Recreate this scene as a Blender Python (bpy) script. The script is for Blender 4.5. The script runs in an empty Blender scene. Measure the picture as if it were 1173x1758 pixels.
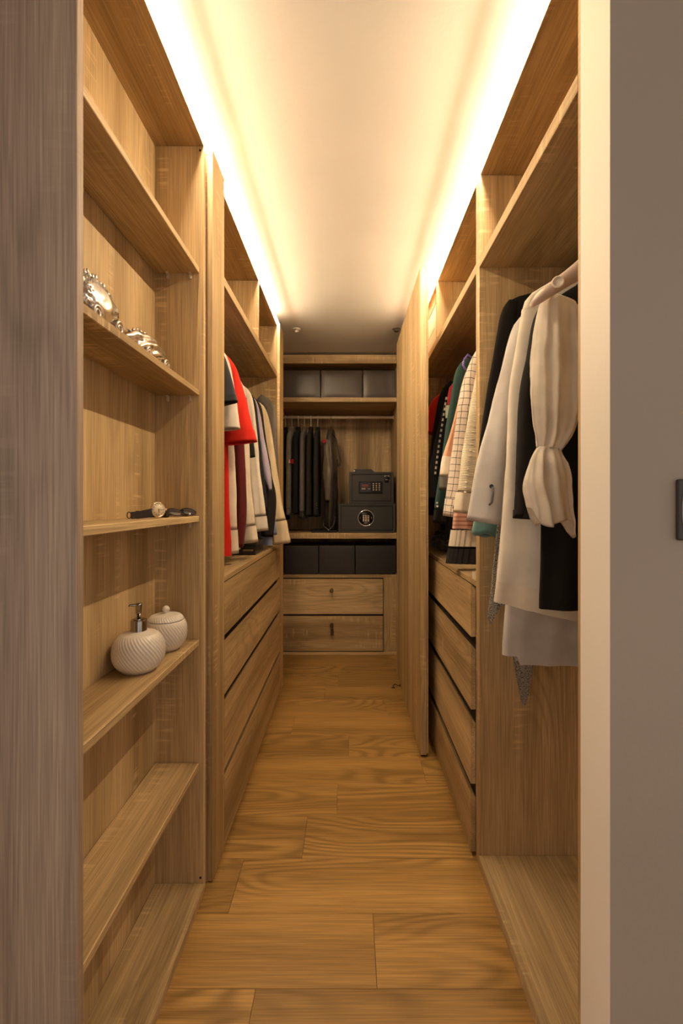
import bpy, bmesh, math, random
from mathutils import Vector, Matrix, noise

random.seed(7)
C = bpy.context.scene.collection
S = bpy.context.scene
PI = math.pi

# ------------------------------------------------------------------ camera
F_PX = 760.0
cam_d = bpy.data.cameras.new('camera')
cam_d.sensor_fit = 'AUTO'
cam_d.sensor_width = 36.0
cam_d.lens = F_PX / 1758.0 * 36.0
cam_d.shift_x = -12.5 / 1758.0
cam_d.shift_y = -16.0 / 1758.0
cam_d.clip_start = 0.02
cam = bpy.data.objects.new('camera', cam_d)
C.objects.link(cam)
cam.location = (0, 0, 1.2)
cam.rotation_euler = (PI / 2, 0, 0)
S.camera = cam

# ------------------------------------------------------------------ world, exposure, light levels
W = bpy.data.worlds.new('world')
S.world = W
W.use_nodes = True
W.node_tree.nodes['Background'].inputs[0].default_value = (1.0, 0.86, 0.74, 1)
W.node_tree.nodes['Background'].inputs[1].default_value = 0.49
LED_POWER = 185.0
LED_COLOR = (1.0, 0.78, 0.50, 1)
S.view_settings.view_transform = 'Standard'
S.view_settings.look = 'None'
S.view_settings.gamma = 1.0
S.view_settings.use_curve_mapping = False
S.view_settings.exposure = 0.58


# ------------------------------------------------------------------ materials
def new_mat(name):
    m = bpy.data.materials.new(name)
    m.use_nodes = True
    nt = m.node_tree
    b = nt.nodes['Principled BSDF']
    return m, nt, b


def N(nt, t, **kw):
    n = nt.nodes.new(t)
    for k, v in kw.items():
        setattr(n, k, v)
    return n


def ramp(nt, src, p0, c0, p1, c1):
    r = N(nt, 'ShaderNodeValToRGB')
    r.color_ramp.elements[0].position = p0
    r.color_ramp.elements[0].color = (*c0, 1) if len(c0) == 3 else c0
    r.color_ramp.elements[1].position = p1
    r.color_ramp.elements[1].color = (*c1, 1) if len(c1) == 3 else c1
    nt.links.new(src, r.inputs[0])
    return r


def obj_coords(nt):
    tc = N(nt, 'ShaderNodeTexCoord')
    oi = N(nt, 'ShaderNodeObjectInfo')
    mul = N(nt, 'ShaderNodeVectorMath', operation='MULTIPLY')
    cmb = N(nt, 'ShaderNodeCombineXYZ')
    for i in range(3):
        nt.links.new(oi.outputs['Random'], cmb.inputs[i])
    nt.links.new(cmb.outputs[0], mul.inputs[0])
    mul.inputs[1].default_value = (37.0, 23.0, 51.0)
    add = N(nt, 'ShaderNodeVectorMath', operation='ADD')
    nt.links.new(tc.outputs['Object'], add.inputs[0])
    nt.links.new(mul.outputs[0], add.inputs[1])
    return add.outputs[0], oi


def scaled_noise(nt, vec, axis, along, across, detail=3.0, rough=0.55, dist=0.0):
    mp = N(nt, 'ShaderNodeMapping')
    sc = [across] * 3
    sc[axis] = along
    mp.inputs['Scale'].default_value = sc
    nt.links.new(vec, mp.inputs['Vector'])
    n = N(nt, 'ShaderNodeTexNoise')
    n.inputs['Scale'].default_value = 1.0
    n.inputs['Detail'].default_value = detail
    n.inputs['Roughness'].default_value = rough
    n.inputs['Distortion'].default_value = dist
    nt.links.new(mp.outputs[0], n.inputs['Vector'])
    return n.outputs['Fac']


def math_(nt, op, a, b=None):
    m = N(nt, 'ShaderNodeMath', operation=op)
    for i, v in enumerate((a, b)):
        if v is None:
            continue
        if isinstance(v, (int, float)):
            m.inputs[i].default_value = v
        else:
            nt.links.new(v, m.inputs[i])
    return m.outputs[0]


def mix_col(nt, fac, a, b, mode='MIX'):
    m = N(nt, 'ShaderNodeMix', data_type='RGBA', blend_type=mode)
    for sock, v in ((m.inputs[0], fac), (m.inputs[6], a), (m.inputs[7], b)):
        if isinstance(v, (int, float)):
            sock.default_value = v
        elif isinstance(v, tuple):
            sock.default_value = (*v, 1) if len(v) == 3 else v
        else:
            nt.links.new(v, sock)
    return m.outputs[2]


def wood(name, axis, light, dark, saw=0.35, rough=0.5, ring_amt=0.35, fig=(0.45, 0.65), ring_n=120.0, ring_p=3.0):
    """Sawn oak laminate, grain along one object axis."""
    m, nt, b = new_mat(name)
    vec, oi = obj_coords(nt)
    bands = scaled_noise(nt, vec, axis, 0.5, 9.0, 3.0, 0.5)
    col = ramp(nt, bands, 0.32, dark, 0.66, light).outputs[0]
    # contour rings of the flat-sawn figure
    cont = scaled_noise(nt, vec, axis, 0.9, 5.0, 1.5, 0.4)
    s = math_(nt, 'SINE', math_(nt, 'MULTIPLY', cont, ring_n))
    s = math_(nt, 'MULTIPLY', math_(nt, 'ADD', s, 1.0), 0.5)
    s = math_(nt, 'POWER', s, ring_p)
    patch = scaled_noise(nt, vec, axis, 1.1, 4.0, 1.0, 0.5)
    pm = ramp(nt, patch, fig[0], (0, 0, 0), fig[1], (1, 1, 1)).outputs[0]
    sa = math_(nt, 'MULTIPLY', math_(nt, 'MULTIPLY', s, pm), ring_amt)
    dk = tuple(c * 0.72 for c in dark)
    col = mix_col(nt, sa, col, dk)
    # fine fibre
    fib = scaled_noise(nt, vec, axis, 5.0, 260.0, 2.0, 0.6)
    fr = ramp(nt, fib, 0.3, (0.70, 0.69, 0.66), 0.70, (1.14, 1.14, 1.13)).outputs[0]
    col = mix_col(nt, 1.0, col, fr, 'MULTIPLY')
    # pale saw marks across the grain
    mark = scaled_noise(nt, vec, axis, 95.0, 8.0, 2.0, 0.5)
    mk = ramp(nt, mark, 0.54, (0, 0, 0), 0.66, (1, 1, 1)).outputs[0]
    where = scaled_noise(nt, vec, axis, 2.2, 13.0, 1.0, 0.5)
    wm = ramp(nt, where, 0.55, (0, 0, 0), 0.66, (1, 1, 1)).outputs[0]
    sw = math_(nt, 'MULTIPLY', math_(nt, 'MULTIPLY', mk, wm), saw)
    lt = tuple(min(1, c * 1.45) for c in light)
    col = mix_col(nt, sw, col, lt)
    # piece to piece tint
    tint = ramp(nt, oi.outputs['Random'], 0.0, (0.93, 0.93, 0.93), 1.0, (1.05, 1.04, 1.03)).outputs[0]
    col = mix_col(nt, 1.0, col, tint, 'MULTIPLY')
    nt.links.new(col, b.inputs['Base Color'])
    b.inputs['Roughness'].default_value = rough
    b.inputs['Specular IOR Level'].default_value = 0.35
    bp = N(nt, 'ShaderNodeBump')
    bp.inputs['Strength'].default_value = 0.12
    bp.inputs['Distance'].default_value = 0.002
    nt.links.new(fib, bp.inputs['Height'])
    nt.links.new(bp.outputs[0], b.inputs['Normal'])
    return m


OAK_L = (0.66, 0.475, 0.255)
OAK_D = (0.350, 0.230, 0.104)
WX = wood('oak_across', 0, OAK_L, OAK_D)
WY = wood('oak_lengthwise', 1, OAK_L, OAK_D)
WZ = wood('oak_upright', 2, OAK_L, OAK_D)
W_OUT_COOL_LIT = wood('oak_painted_cool_light', 2, (0.44, 0.335, 0.255), (0.30, 0.222, 0.165), saw=0.10, ring_amt=0.5)  # same oak as the rest; cooler bedroom light is put into its colour
W_FLOOR = wood('floor_laminate', 0, (0.485, 0.275, 0.085), (0.325, 0.178, 0.050), saw=0.0, rough=0.42, ring_amt=0.78, fig=(0.34, 0.50), ring_n=130.0, ring_p=1.6)


def paint(name, rgb, rough=0.6, scale=60.0, strength=0.15):
    m, nt, b = new_mat(name)
    vec, oi = obj_coords(nt)
    n = N(nt, 'ShaderNodeTexNoise')
    n.inputs['Scale'].default_value = scale
    n.inputs['Detail'].default_value = 4
    nt.links.new(vec, n.inputs['Vector'])
    n2 = N(nt, 'ShaderNodeTexNoise')
    n2.inputs['Scale'].default_value = 2.5
    nt.links.new(vec, n2.inputs['Vector'])
    r = ramp(nt, n2.outputs['Fac'], 0.3, tuple(c * 0.96 for c in rgb), 0.7, tuple(min(1, c * 1.03) for c in rgb))
    nt.links.new(r.outputs[0], b.inputs['Base Color'])
    b.inputs['Roughness'].default_value = rough
    b.inputs['Specular IOR Level'].default_value = 0.3
    bp = N(nt, 'ShaderNodeBump')
    bp.inputs['Strength'].default_value = strength
    bp.inputs['Distance'].default_value = 0.004
    nt.links.new(n.outputs['Fac'], bp.inputs['Height'])
    nt.links.new(bp.outputs[0], b.inputs['Normal'])
    return m


P_CEIL = paint('ceiling_paint', (0.66, 0.625, 0.59), 0.75, 45, 0.2)
P_CREAM = paint('cream_paint', (0.86, 0.79, 0.69), 0.55, 70, 0.08)
P_GREIGE = paint('greige_paint', (0.41, 0.345, 0.29), 0.6, 60, 0.22)
P_WALL = paint('plain_wall_paint', (0.7, 0.65, 0.58), 0.7)


def plain(name, rgb, rough=0.5, metal=0.0, spec=0.5, noise_amt=0.06, scale=30.0, bump=0.0, coat=0.0):
    m, nt, b = new_mat(name)
    vec, oi = obj_coords(nt)
    n = N(nt, 'ShaderNodeTexNoise')
    n.inputs['Scale'].default_value = scale
    n.inputs['Detail'].default_value = 3
    nt.links.new(vec, n.inputs['Vector'])
    r = ramp(nt, n.outputs['Fac'], 0.3, tuple(c * (1 - noise_amt) for c in rgb), 0.7,
             tuple(min(1, c * (1 + noise_amt)) for c in rgb))
    nt.links.new(r.outputs[0], b.inputs['Base Color'])
    b.inputs['Roughness'].default_value = rough
    b.inputs['Metallic'].default_value = metal
    b.inputs['Specular IOR Level'].default_value = spec
    b.inputs['Coat Weight'].default_value = coat
    if bump:
        bp = N(nt, 'ShaderNodeBump')
        bp.inputs['Strength'].default_value = bump
        bp.inputs['Distance'].default_value = 0.002
        nt.links.new(n.outputs['Fac'], bp.inputs['Height'])
        nt.links.new(bp.outputs[0], b.inputs['Normal'])
    return m


CERAMIC = plain('ivory_ceramic', (0.78, 0.70, 0.60), 0.28, spec=0.5, noise_amt=0.03)
CHROME = plain('chrome', (0.75, 0.73, 0.70), 0.12, metal=1.0, noise_amt=0.02)
SILVER = plain('tarnished_silver', (0.78, 0.72, 0.66), 0.24, metal=1.0, noise_amt=0.30, scale=45, bump=0.15)
CHROME_DK = plain('dark_chrome', (0.42, 0.40, 0.38), 0.10, metal=1.0, noise_amt=0.02)
GOLD = plain('pale_gold', (0.75, 0.60, 0.40), 0.22, metal=1.0, noise_amt=0.03)
DIAL = plain('watch_dial', (0.75, 0.62, 0.42), 0.4, noise_amt=0.02)
BLACK_LEATHER = plain('black_leather', (0.022, 0.018, 0.016), 0.42, noise_amt=0.2, scale=300, bump=0.25)
BOX_LEATHER = plain('box_leatherette', (0.075, 0.060, 0.050), 0.34, noise_amt=0.15, scale=260, bump=0.3)
BLACK_PLASTIC = plain('black_plastic', (0.018, 0.016, 0.015), 0.3)
LENS = plain('dark_lens', (0.03, 0.028, 0.03), 0.06, coat=0.6)
SAFE = plain('safe_black', (0.030, 0.026, 0.023), 0.45, noise_amt=0.1, scale=400, bump=0.12)
SAFE_DK = plain('safe_black_gloss', (0.010, 0.009, 0.009), 0.35, spec=0.25)
KEYCAP = plain('pale_key', (0.62, 0.52, 0.40), 0.4)
RED_PRINT = plain('red_print', (0.35, 0.06, 0.03), 0.5)
GREY_PRINT = plain('grey_print', (0.32, 0.27, 0.22), 0.5)
SWITCH = plain('switch_dark', (0.045, 0.038, 0.034), 0.35)
SWITCH_RIM = plain('switch_rim', (0.30, 0.26, 0.22), 0.35)
ROD_WHITE = plain('rod_beige', (0.70, 0.60, 0.48), 0.35)
ROD_STEEL = plain('rod_steel', (0.6, 0.57, 0.53), 0.25, metal=1.0)
HANGER_WHITE = plain('hanger_white', (0.72, 0.68, 0.62), 0.4)
HANGER_ROSE = plain('hanger_rose', (0.55, 0.25, 0.18), 0.5)
HANGER_PURPLE = plain('hanger_purple', (0.22, 0.17, 0.55), 0.4)
HANGER_DARK = plain('hanger_dark', (0.03, 0.028, 0.026), 0.4)
HANGER_TAN = plain('hanger_tan', (0.45, 0.26, 0.10), 0.45)
PIN = plain('shelf_pin_plastic', (0.62, 0.50, 0.36), 0.35)
DARK_HOLE = plain('dark_recess', (0.02, 0.014, 0.01), 0.8)
BRONZE = plain('dark_bronze', (0.10, 0.07, 0.045), 0.3, metal=0.8)
PAPER_WHITE = plain('white_carton', (0.72, 0.68, 0.62), 0.6)
CARD_RED = plain('rust_carton', (0.42, 0.10, 0.03), 0.6)
CREAM_PLASTIC = plain('cream_item', (0.72, 0.60, 0.45), 0.45)

m, nt, b = new_mat('led_glow')
b.inputs['Base Color'].default_value = (0.9, 0.85, 0.7, 1)
b.inputs['Emission Color'].default_value = LED_COLOR
b.inputs['Emission Strength'].default_value = LED_POWER
LED = m
m, nt, b = new_mat('led_glow_upper')
b.inputs['Base Color'].default_value = (0.9, 0.85, 0.7, 1)
b.inputs['Emission Color'].default_value = LED_COLOR
b.inputs['Emission Strength'].default_value = LED_POWER * 0.42
LED_UP = m


def cloth(name, rgb, rough=0.85, weave=900.0, bump=0.25, mottle=0.10, sheen=0.25, translucent=0.0):
    m, nt, b = new_mat(name)
    vec, oi = obj_coords(nt)
    n = N(nt, 'ShaderNodeTexNoise')
    n.inputs['Scale'].default_value = 14.0
    n.inputs['Detail'].default_value = 4
    nt.links.new(vec, n.inputs['Vector'])
    r = ramp(nt, n.outputs['Fac'], 0.3, tuple(c * (1 - mottle) for c in rgb), 0.7,
             tuple(min(1, c * (1 + mottle)) for c in rgb))
    nt.links.new(r.outputs[0], b.inputs['Base Color'])
    b.inputs['Roughness'].default_value = rough
    b.inputs['Specular IOR Level'].default_value = 0.2
    b.inputs['Sheen Weight'].default_value = sheen
    w = N(nt, 'ShaderNodeTexNoise')
    w.inputs['Scale'].default_value = weave
    w.inputs['Detail'].default_value = 1
    nt.links.new(vec, w.inputs['Vector'])
    bp = N(nt, 'ShaderNodeBump')
    bp.inputs['Strength'].default_value = bump
    bp.inputs['Distance'].default_value = 0.001
    nt.links.new(w.outputs['Fac'], bp.inputs['Height'])
    nt.links.new(bp.outputs[0], b.inputs['Normal'])
    if translucent:
        out = nt.nodes['Material Output']
        tr = N(nt, 'ShaderNodeBsdfTranslucent')
        nt.links.new(r.outputs[0], tr.inputs[0])
        mx = N(nt, 'ShaderNodeMixShader')
        mx.inputs[0].default_value = translucent
        nt.links.new(b.outputs[0], mx.inputs[1])
        nt.links.new(tr.outputs[0], mx.inputs[2])
        nt.links.new(mx.outputs[0], out.inputs[0])
    return m


def cloth_uv_grid(name, base, line, su, sv, width):
    """Window-pane check drawn from the garment's own UV metres."""
    m = cloth(name, base)
    nt = m.node_tree
    b = nt.nodes['Principled BSDF']
    uv = N(nt, 'ShaderNodeUVMap')
    sep = N(nt, 'ShaderNodeSeparateXYZ')
    nt.links.new(uv.outputs[0], sep.inputs[0])
    a = math_(nt, 'LESS_THAN', math_(nt, 'FRACT', math_(nt, 'DIVIDE', sep.outputs[0], su)), width / su)
    c = math_(nt, 'LESS_THAN', math_(nt, 'FRACT', math_(nt, 'DIVIDE', sep.outputs[1], sv)), width / sv)
    f = math_(nt, 'MAXIMUM', a, c)
    old = b.inputs['Base Color'].links[0].from_socket
    nt.links.new(mix_col(nt, f, old, line), b.inputs['Base Color'])
    return m


def cloth_uv_stripe(name, base, line, sv, frac, axis=1):
    m = cloth(name, base)
    nt = m.node_tree
    b = nt.nodes['Principled BSDF']
    uv = N(nt, 'ShaderNodeUVMap')
    sep = N(nt, 'ShaderNodeSeparateXYZ')
    nt.links.new(uv.outputs[0], sep.inputs[0])
    c = math_(nt, 'LESS_THAN', math_(nt, 'FRACT', math_(nt, 'DIVIDE', sep.outputs[axis], sv)), frac)
    old = b.inputs['Base Color'].links[0].from_socket
    nt.links.new(mix_col(nt, c, old, line), b.inputs['Base Color'])
    return m


def cloth_knit(name, base, scale=260.0):
    m = cloth(name, base, bump=0.0)
    nt = m.node_tree
    b = nt.nodes['Principled BSDF']
    uv = N(nt, 'ShaderNodeUVMap')
    w = N(nt, 'ShaderNodeTexWave', bands_direction='Y')
    w.inputs['Scale'].default_value = scale * 0.2
    w.inputs['Distortion'].default_value = 1.0
    nt.links.new(uv.outputs[0], w.inputs['Vector'])
    bp = N(nt, 'ShaderNodeBump')
    bp.inputs['Strength'].default_value = 0.7
    bp.inputs['Distance'].default_value = 0.003
    nt.links.new(w.outputs['Fac'], bp.inputs['Height'])
    nt.links.new(bp.outputs[0], b.inputs['Normal'])
    return m


def cloth_tweed(name, a, c, scale=420.0):
    m = cloth(name, a, bump=0.5, weave=scale)
    nt = m.node_tree
    b = nt.nodes['Principled BSDF']
    vec, oi = obj_coords(nt)
    n = N(nt, 'ShaderNodeTexNoise')
    n.inputs['Scale'].default_value = scale
    n.inputs['Detail'].default_value = 2
    nt.links.new(vec, n.inputs['Vector'])
    r = ramp(nt, n.outputs['Fac'], 0.42, a, 0.58, c)
    nt.links.new(r.outputs[0], b.inputs['Base Color'])
    return m


CL = dict(
    cream=cloth('cream_cloth', (0.76, 0.66, 0.52)),
    chiffon=cloth('cream_chiffon', (0.84, 0.76, 0.64), 0.7, translucent=0.30, sheen=0.3),
    ivory=cloth('ivory_cloth', (0.78, 0.70, 0.58), 0.8),
    rose_beige=cloth('rose_beige_cloth', (0.66, 0.52, 0.42)),
    black=cloth('black_cloth', (0.012, 0.010, 0.009), 0.9, sheen=0.0),
    black2=cloth('faded_black_cloth', (0.020, 0.017, 0.016), 0.9, sheen=0.0),
    grey=cloth('light_grey_cloth', (0.57, 0.53, 0.50)),
    midgrey=cloth('mid_grey_cloth', (0.14, 0.125, 0.11), sheen=0.1),
    heather=cloth_tweed('heather_grey_cloth', (0.14, 0.12, 0.10), (0.28, 0.25, 0.21), 300),
    charcoal=cloth('charcoal_cloth', (0.026, 0.023, 0.022), sheen=0.0),
    dgrey=cloth('dark_grey_cloth', (0.040, 0.040, 0.044), sheen=0.05),
    teal=cloth('teal_cloth', (0.17, 0.33, 0.31), 0.6),
    tweed=cloth_tweed('tweed_cloth', (0.07, 0.06, 0.05), (0.46, 0.41, 0.33)),
    knit=cloth_knit('cream_knit', (0.78, 0.69, 0.52)),
    plaid=cloth_uv_grid('check_cloth', (0.74, 0.64, 0.53), (0.03, 0.025, 0.03), 0.027, 0.027, 0.0022),
    peach=cloth('peach_cloth', (0.70, 0.36, 0.22)),
    pink=cloth_uv_stripe('pink_stripe_cloth', (0.62, 0.34, 0.26), (0.36, 0.14, 0.11), 0.016, 0.3),
    green=cloth('dark_green_cloth', (0.026, 0.060, 0.052), sheen=0.05),
    red=cloth('red_cloth', (0.62, 0.022, 0.010), sheen=0.05),
    crimson=cloth('crimson_cloth', (0.36, 0.015, 0.025)),
    maroon=cloth('maroon_cloth', (0.105, 0.012, 0.014), sheen=0.05),
    navy=cloth('navy_cloth', (0.016, 0.017, 0.022), sheen=0.02),
    lavender=cloth('lavender_cloth', (0.42, 0.36, 0.47)),
    beige=cloth('beige_cloth', (0.66, 0.53, 0.34)),
    blue=cloth('blue_cloth', (0.20, 0.24, 0.38)),
    shirt=cloth('offwhite_shirt_cloth', (0.72, 0.62, 0.48)),
    shirtw=cloth('white_shirt_cloth', (0.74, 0.66, 0.55)),
    sheen=plain('garment_bag_nylon', (0.055, 0.048, 0.038), 0.30, noise_amt=0.3, scale=9, bump=0.6),
    bag_painted_sheen=plain('garment_bag_painted_sheen', (0.10, 0.082, 0.058), 0.30, noise_amt=0.25, scale=12, bump=0.7),  # lighter copy of the bag nylon, sheen painted into the colour
    camo=cloth_tweed('dark_camouflage_cloth', (0.02, 0.016, 0.01), (0.12, 0.085, 0.035), 45),
    trim=cloth_uv_stripe('white_dash_trim', (0.02, 0.018, 0.016), (0.70, 0.62, 0.52), 0.026, 0.5),
    mint=cloth('mint_label_cloth', (0.55, 0.60, 0.46)),
)


# ------------------------------------------------------------------ object helpers
def link(name, me, mat, parent=None):
    o = bpy.data.objects.new(name, me)
    C.objects.link(o)
    if mat is not None:
        for mm in (mat if isinstance(mat, (list, tuple)) else [mat]):
            me.materials.append(mm)
    if parent is not None:
        o.parent = parent
    return o


def origin_of(parent):
    v = Vector((0, 0, 0))
    while parent is not None:
        v = v + parent.location
        parent = parent.parent
    return v


def from_bm(name, bm, mat, parent=None, smooth=False, world=True):
    if world and parent is not None:
        bmesh.ops.translate(bm, verts=bm.verts, vec=-origin_of(parent))
    me = bpy.data.meshes.new(name)
    bm.to_mesh(me)
    bm.free()
    if smooth:
        for p in me.polygons:
            p.use_smooth = True
    return link(name, me, mat, parent)


def add_box(bm, x0, x1, y0, y1, z0, z1, bev=0.0012, seg=1):
    vs = [bm.verts.new((x, y, z)) for x in (x0, x1) for y in (y0, y1) for z in (z0, z1)]
    fs = [(0, 1, 3, 2), (4, 6, 7, 5), (0, 4, 5, 1), (2, 3, 7, 6), (0, 2, 6, 4), (1, 5, 7, 3)]
    faces = [bm.faces.new([vs[i] for i in f]) for f in fs]
    if bev > 0:
        es = list({e for f in faces for e in f.edges})
        bmesh.ops.bevel(bm, geom=es, offset=bev, segments=seg, affect='EDGES', profile=0.5)


def box(name, x0, x1, y0, y1, z0, z1, mat, parent=None, bev=0.0012, seg=1):
    bm = bmesh.new()
    add_box(bm, x0, x1, y0, y1, z0, z1, bev, seg)
    return from_bm(name, bm, mat, parent)


def prism(name, pts, axis, a0, a1, mat, parent=None):
    """Closed polygon swept along one axis (pts in the two other axes, in order)."""
    bm = bmesh.new()

    def mk(p, a):
        if axis == 1:
            return (p[0], a, p[1])
        if axis == 0:
            return (a, p[0], p[1])
        return (p[0], p[1], a)
    A = [bm.verts.new(mk(p, a0)) for p in pts]
    B = [bm.verts.new(mk(p, a1)) for p in pts]
    n = len(pts)
    bm.faces.new(A)
    bm.faces.new(B[::-1])
    for i in range(n):
        bm.faces.new((A[i], B[i], B[(i + 1) % n], A[(i + 1) % n]))
    bmesh.ops.recalc_face_normals(bm, faces=bm.faces)
    return from_bm(name, bm, mat, parent)


def add_loft(bm, rings, closed=True, cap0=False, cap1=False, uvm=None, vlen=None):
    R = [[bm.verts.new(p) for p in r] for r in rings]
    n = len(R[0])
    uvl = bm.loops.layers.uv.verify() if uvm else None
    m = n if closed else n - 1
    for i in range(len(R) - 1):
        for j in range(m):
            k = (j + 1) % n
            f = bm.faces.new((R[i][j], R[i][k], R[i + 1][k], R[i + 1][j]))
            if uvl:
                us = (uvm[i][j], uvm[i][j + 1], uvm[i + 1][j + 1], uvm[i + 1][j])
                vv = (vlen[i], vlen[i], vlen[i + 1], vlen[i + 1])
                for lp, u, v in zip(f.loops, us, vv):
                    lp[uvl].uv = (u, v)
    if cap0:
        bm.faces.new(R[0][::-1])
    if cap1:
        bm.faces.new(R[-1])


def add_tube(bm, pts, r, seg=8, caps=True):
    pts = [Vector(p) for p in pts]
    rings = []
    up = None
    for i, p in enumerate(pts):
        a = pts[max(0, i - 1)]
        c = pts[min(len(pts) - 1, i + 1)]
        t = (c - a).normalized()
        if up is None:
            up = Vector((0, 0, 1)) if abs(t.z) < 0.9 else Vector((1, 0, 0))
        n1 = (up - t * up.dot(t)).normalized()
        up = n1
        n2 = t.cross(n1)
        rr = r[i] if isinstance(r, (list, tuple)) else r
        rings.append([p + (n1 * math.cos(2 * PI * j / seg) + n2 * math.sin(2 * PI * j / seg)) * rr for j in range(seg)])
    add_loft(bm, rings, True, caps, caps)


def tube(name, pts, r, mat, parent=None, seg=8):
    bm = bmesh.new()
    add_tube(bm, pts, r, seg)
    return from_bm(name, bm, mat, parent, smooth=True)


def add_lathe(bm, prof, center, seg=32, axis=Vector((0, 0, 1)), fn=None, caps=True):
    axis = axis.normalized()
    ref = Vector((1, 0, 0)) if abs(axis.x) < 0.9 else Vector((0, 1, 0))
    e1 = (ref - axis * ref.dot(axis)).normalized()
    e2 = axis.cross(e1)
    c = Vector(center)
    rings = []
    for r, h in prof:
        ring = []
        for j in range(seg):
            a = 2 * PI * j / seg
            rr = fn(r, h, a) if fn else r
            ring.append(c + axis * h + (e1 * math.cos(a) + e2 * math.sin(a)) * rr)
        rings.append(ring)
    add_loft(bm, rings, True, caps, caps)


def lathe(name, prof, center, mat, parent=None, seg=32, axis=Vector((0, 0, 1)), fn=None, smooth=True, caps=True):
    bm = bmesh.new()
    add_lathe(bm, prof, center, seg, axis, fn, caps)
    bmesh.ops.recalc_face_normals(bm, faces=bm.faces)
    return from_bm(name, bm, mat, parent, smooth)


def tag(o, label, cat, group=None):
    o['label'] = label
    o['category'] = cat
    if group:
        o['group'] = group
    return o


def thing(name, label, cat, loc, group=None):
    o = bpy.data.objects.new(name, None)
    o.empty_display_size = 0.05
    C.objects.link(o)
    o.location = loc
    return tag(o, label, cat, group)


def struct(o):
    o['kind'] = 'structure'
    return o


# ------------------------------------------------------------------ the setting
Z_CEIL = 2.388
struct(box('ceiling', -2.2, 2.2, -1.6, 4.2, Z_CEIL, Z_CEIL + 0.1, P_CEIL, bev=0))
struct(box('wall_left', -1.12, -1.02, 0.74, 4.2, 0, Z_CEIL, P_WALL, bev=0))
struct(box('wall_right', 1.0, 1.10, 0.8125, 4.2, 0, Z_CEIL, P_WALL, bev=0))
struct(box('wall_back', -1.02, 1.0, 4.10, 4.2, 0, Z_CEIL, P_WALL, bev=0))
# front wall beside the opening: greige towards the bedroom, cream on the return into the closet
bm = bmesh.new()
add_box(bm, 0.425, 2.2, 0.72, 0.8125, 0, Z_CEIL, 0.0015, 2)
bm.normal_update()
for f in bm.faces:
    f.material_index = 1 if f.normal.x < -0.72 else 0
struct(from_bm('wall_front', bm, [P_GREIGE, P_CREAM]))
struct(box('wall_front', -2.2, -1.06, 0.724, 0.82, 0, Z_CEIL, P_GREIGE, bev=0.001))

fl = struct(box('floor', -2.2, 2.2, -1.6, 4.2, -0.10, -0.0112, DARK_HOLE, bev=0))
joint = {0: 0.07, -1: -0.23, 1: -0.353, 2: -0.158, 3: -0.047, 4: 0.333, 5: 0.0, 6: -0.30, 7: 0.22, 8: -0.15,
         9: -0.068, 10: -0.013, 11: 0.3, 12: -0.2}
rnd = random.Random(3)
plank_mesh = {}
for r in range(-13, 16):
    y0 = 1.093 + 0.2 * r
    x0 = joint.get(r, rnd.uniform(-0.5, 0.5))
    start = x0 - 1.2 * math.ceil((x0 + 2.2) / 1.2)
    k = 0
    while start + 1.2 * k < 2.2:
        a = max(-2.2, start + 1.2 * k)
        c = min(2.2, start + 1.2 * (k + 1))
        k += 1
        if c - a < 0.01:
            continue
        key = round(c - a, 3)
        if key not in plank_mesh:
            bm = bmesh.new()
            add_box(bm, 0.0004, c - a - 0.0004, 0.0004, 0.1996, -0.011, 0.0, 0.0006, 1)
            me = bpy.data.meshes.new('plank')
            bm.to_mesh(me)
            bm.free()
            me.materials.append(W_FLOOR)
            plank_mesh[key] = me
        o = bpy.data.objects.new('plank', plank_mesh[key])
        C.objects.link(o)
        o.parent = fl
        o.location = (a, y0, 0)

# ------------------------------------------------------------------ shallow display shelf, left
XL = -0.447          # carcass front plane, left
TOP = 2.317
ds = thing('display_shelf', 'shallow open oak shelving unit with five shelves, nearest on the left', 'shelving unit', (-0.52, 1.05, 0))
box('end_panel', -1.055, -0.445, 0.724, 0.743, 0, Z_CEIL - 0.004, [W_OUT_COOL_LIT], ds)
ds.children[0]['label'] = 'outer oak end panel, cooler light painted into its colour'
box('side_panel', -0.61, XL, 1.364, 1.382, 0.0, TOP - 0.0175, WZ, ds)
box('back_panel', -0.61, -0.597, 0.7445, 1.3635, 0.0, TOP - 0.0175, WZ, ds)
box('top_panel', -0.99, XL, 0.7445, 1.382, TOP - 0.017, TOP, WY, ds)
box('base_panel', -0.596, -0.4445, 0.7445, 1.3635, 0.0, 0.028, WY, ds)
for zt in (1.924, 1.547, 1.159, 0.779, 0.399):
    sh = box('shelf', -0.596, -0.4605, 0.7445, 1.3625, zt - 0.0175, zt, WY, ds)
    for y in (1.3635, 0.744):
        for x in (-0.556, -0.487):
            s = -1 if y > 1 else 1
            bm = bmesh.new()
            add_box(bm, x - 0.004, x + 0.004, min(y, y + s * 0.006), max(y, y + s * 0.006), zt - 0.036, zt - 0.018, 0.0015, 2)
            add_box(bm, x - 0.004, x + 0.004, min(y, y + s * 0.014), max(y, y + s * 0.014), zt - 0.0225, zt - 0.018, 0.001, 1)
            from_bm('shelf_pin', bm, PIN, sh)
box('back_batten', -0.5965, -0.590, 0.7445, 1.045, 0.0285, 0.380, WZ, ds)
for (x, z) in ((-0.458, 2.285), (-0.457, 0.045)):
    lathe('screw_hole', [(0.0005, 0), (0.0035, 0), (0.0035, 0.001), (0.0005, 0.001)], (x, 1.3635, z), DARK_HOLE, ds, 10, Vector((0, -1, 0)))
lathe('screw_hole', [(0.0005, 0), (0.0035, 0), (0.0035, 0.001), (0.0005, 0.001)], (-0.4645, 0.765, 0.399), DARK_HOLE, ds, 10)

# ------------------------------------------------------------------ tall wardrobes, both sides


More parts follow.
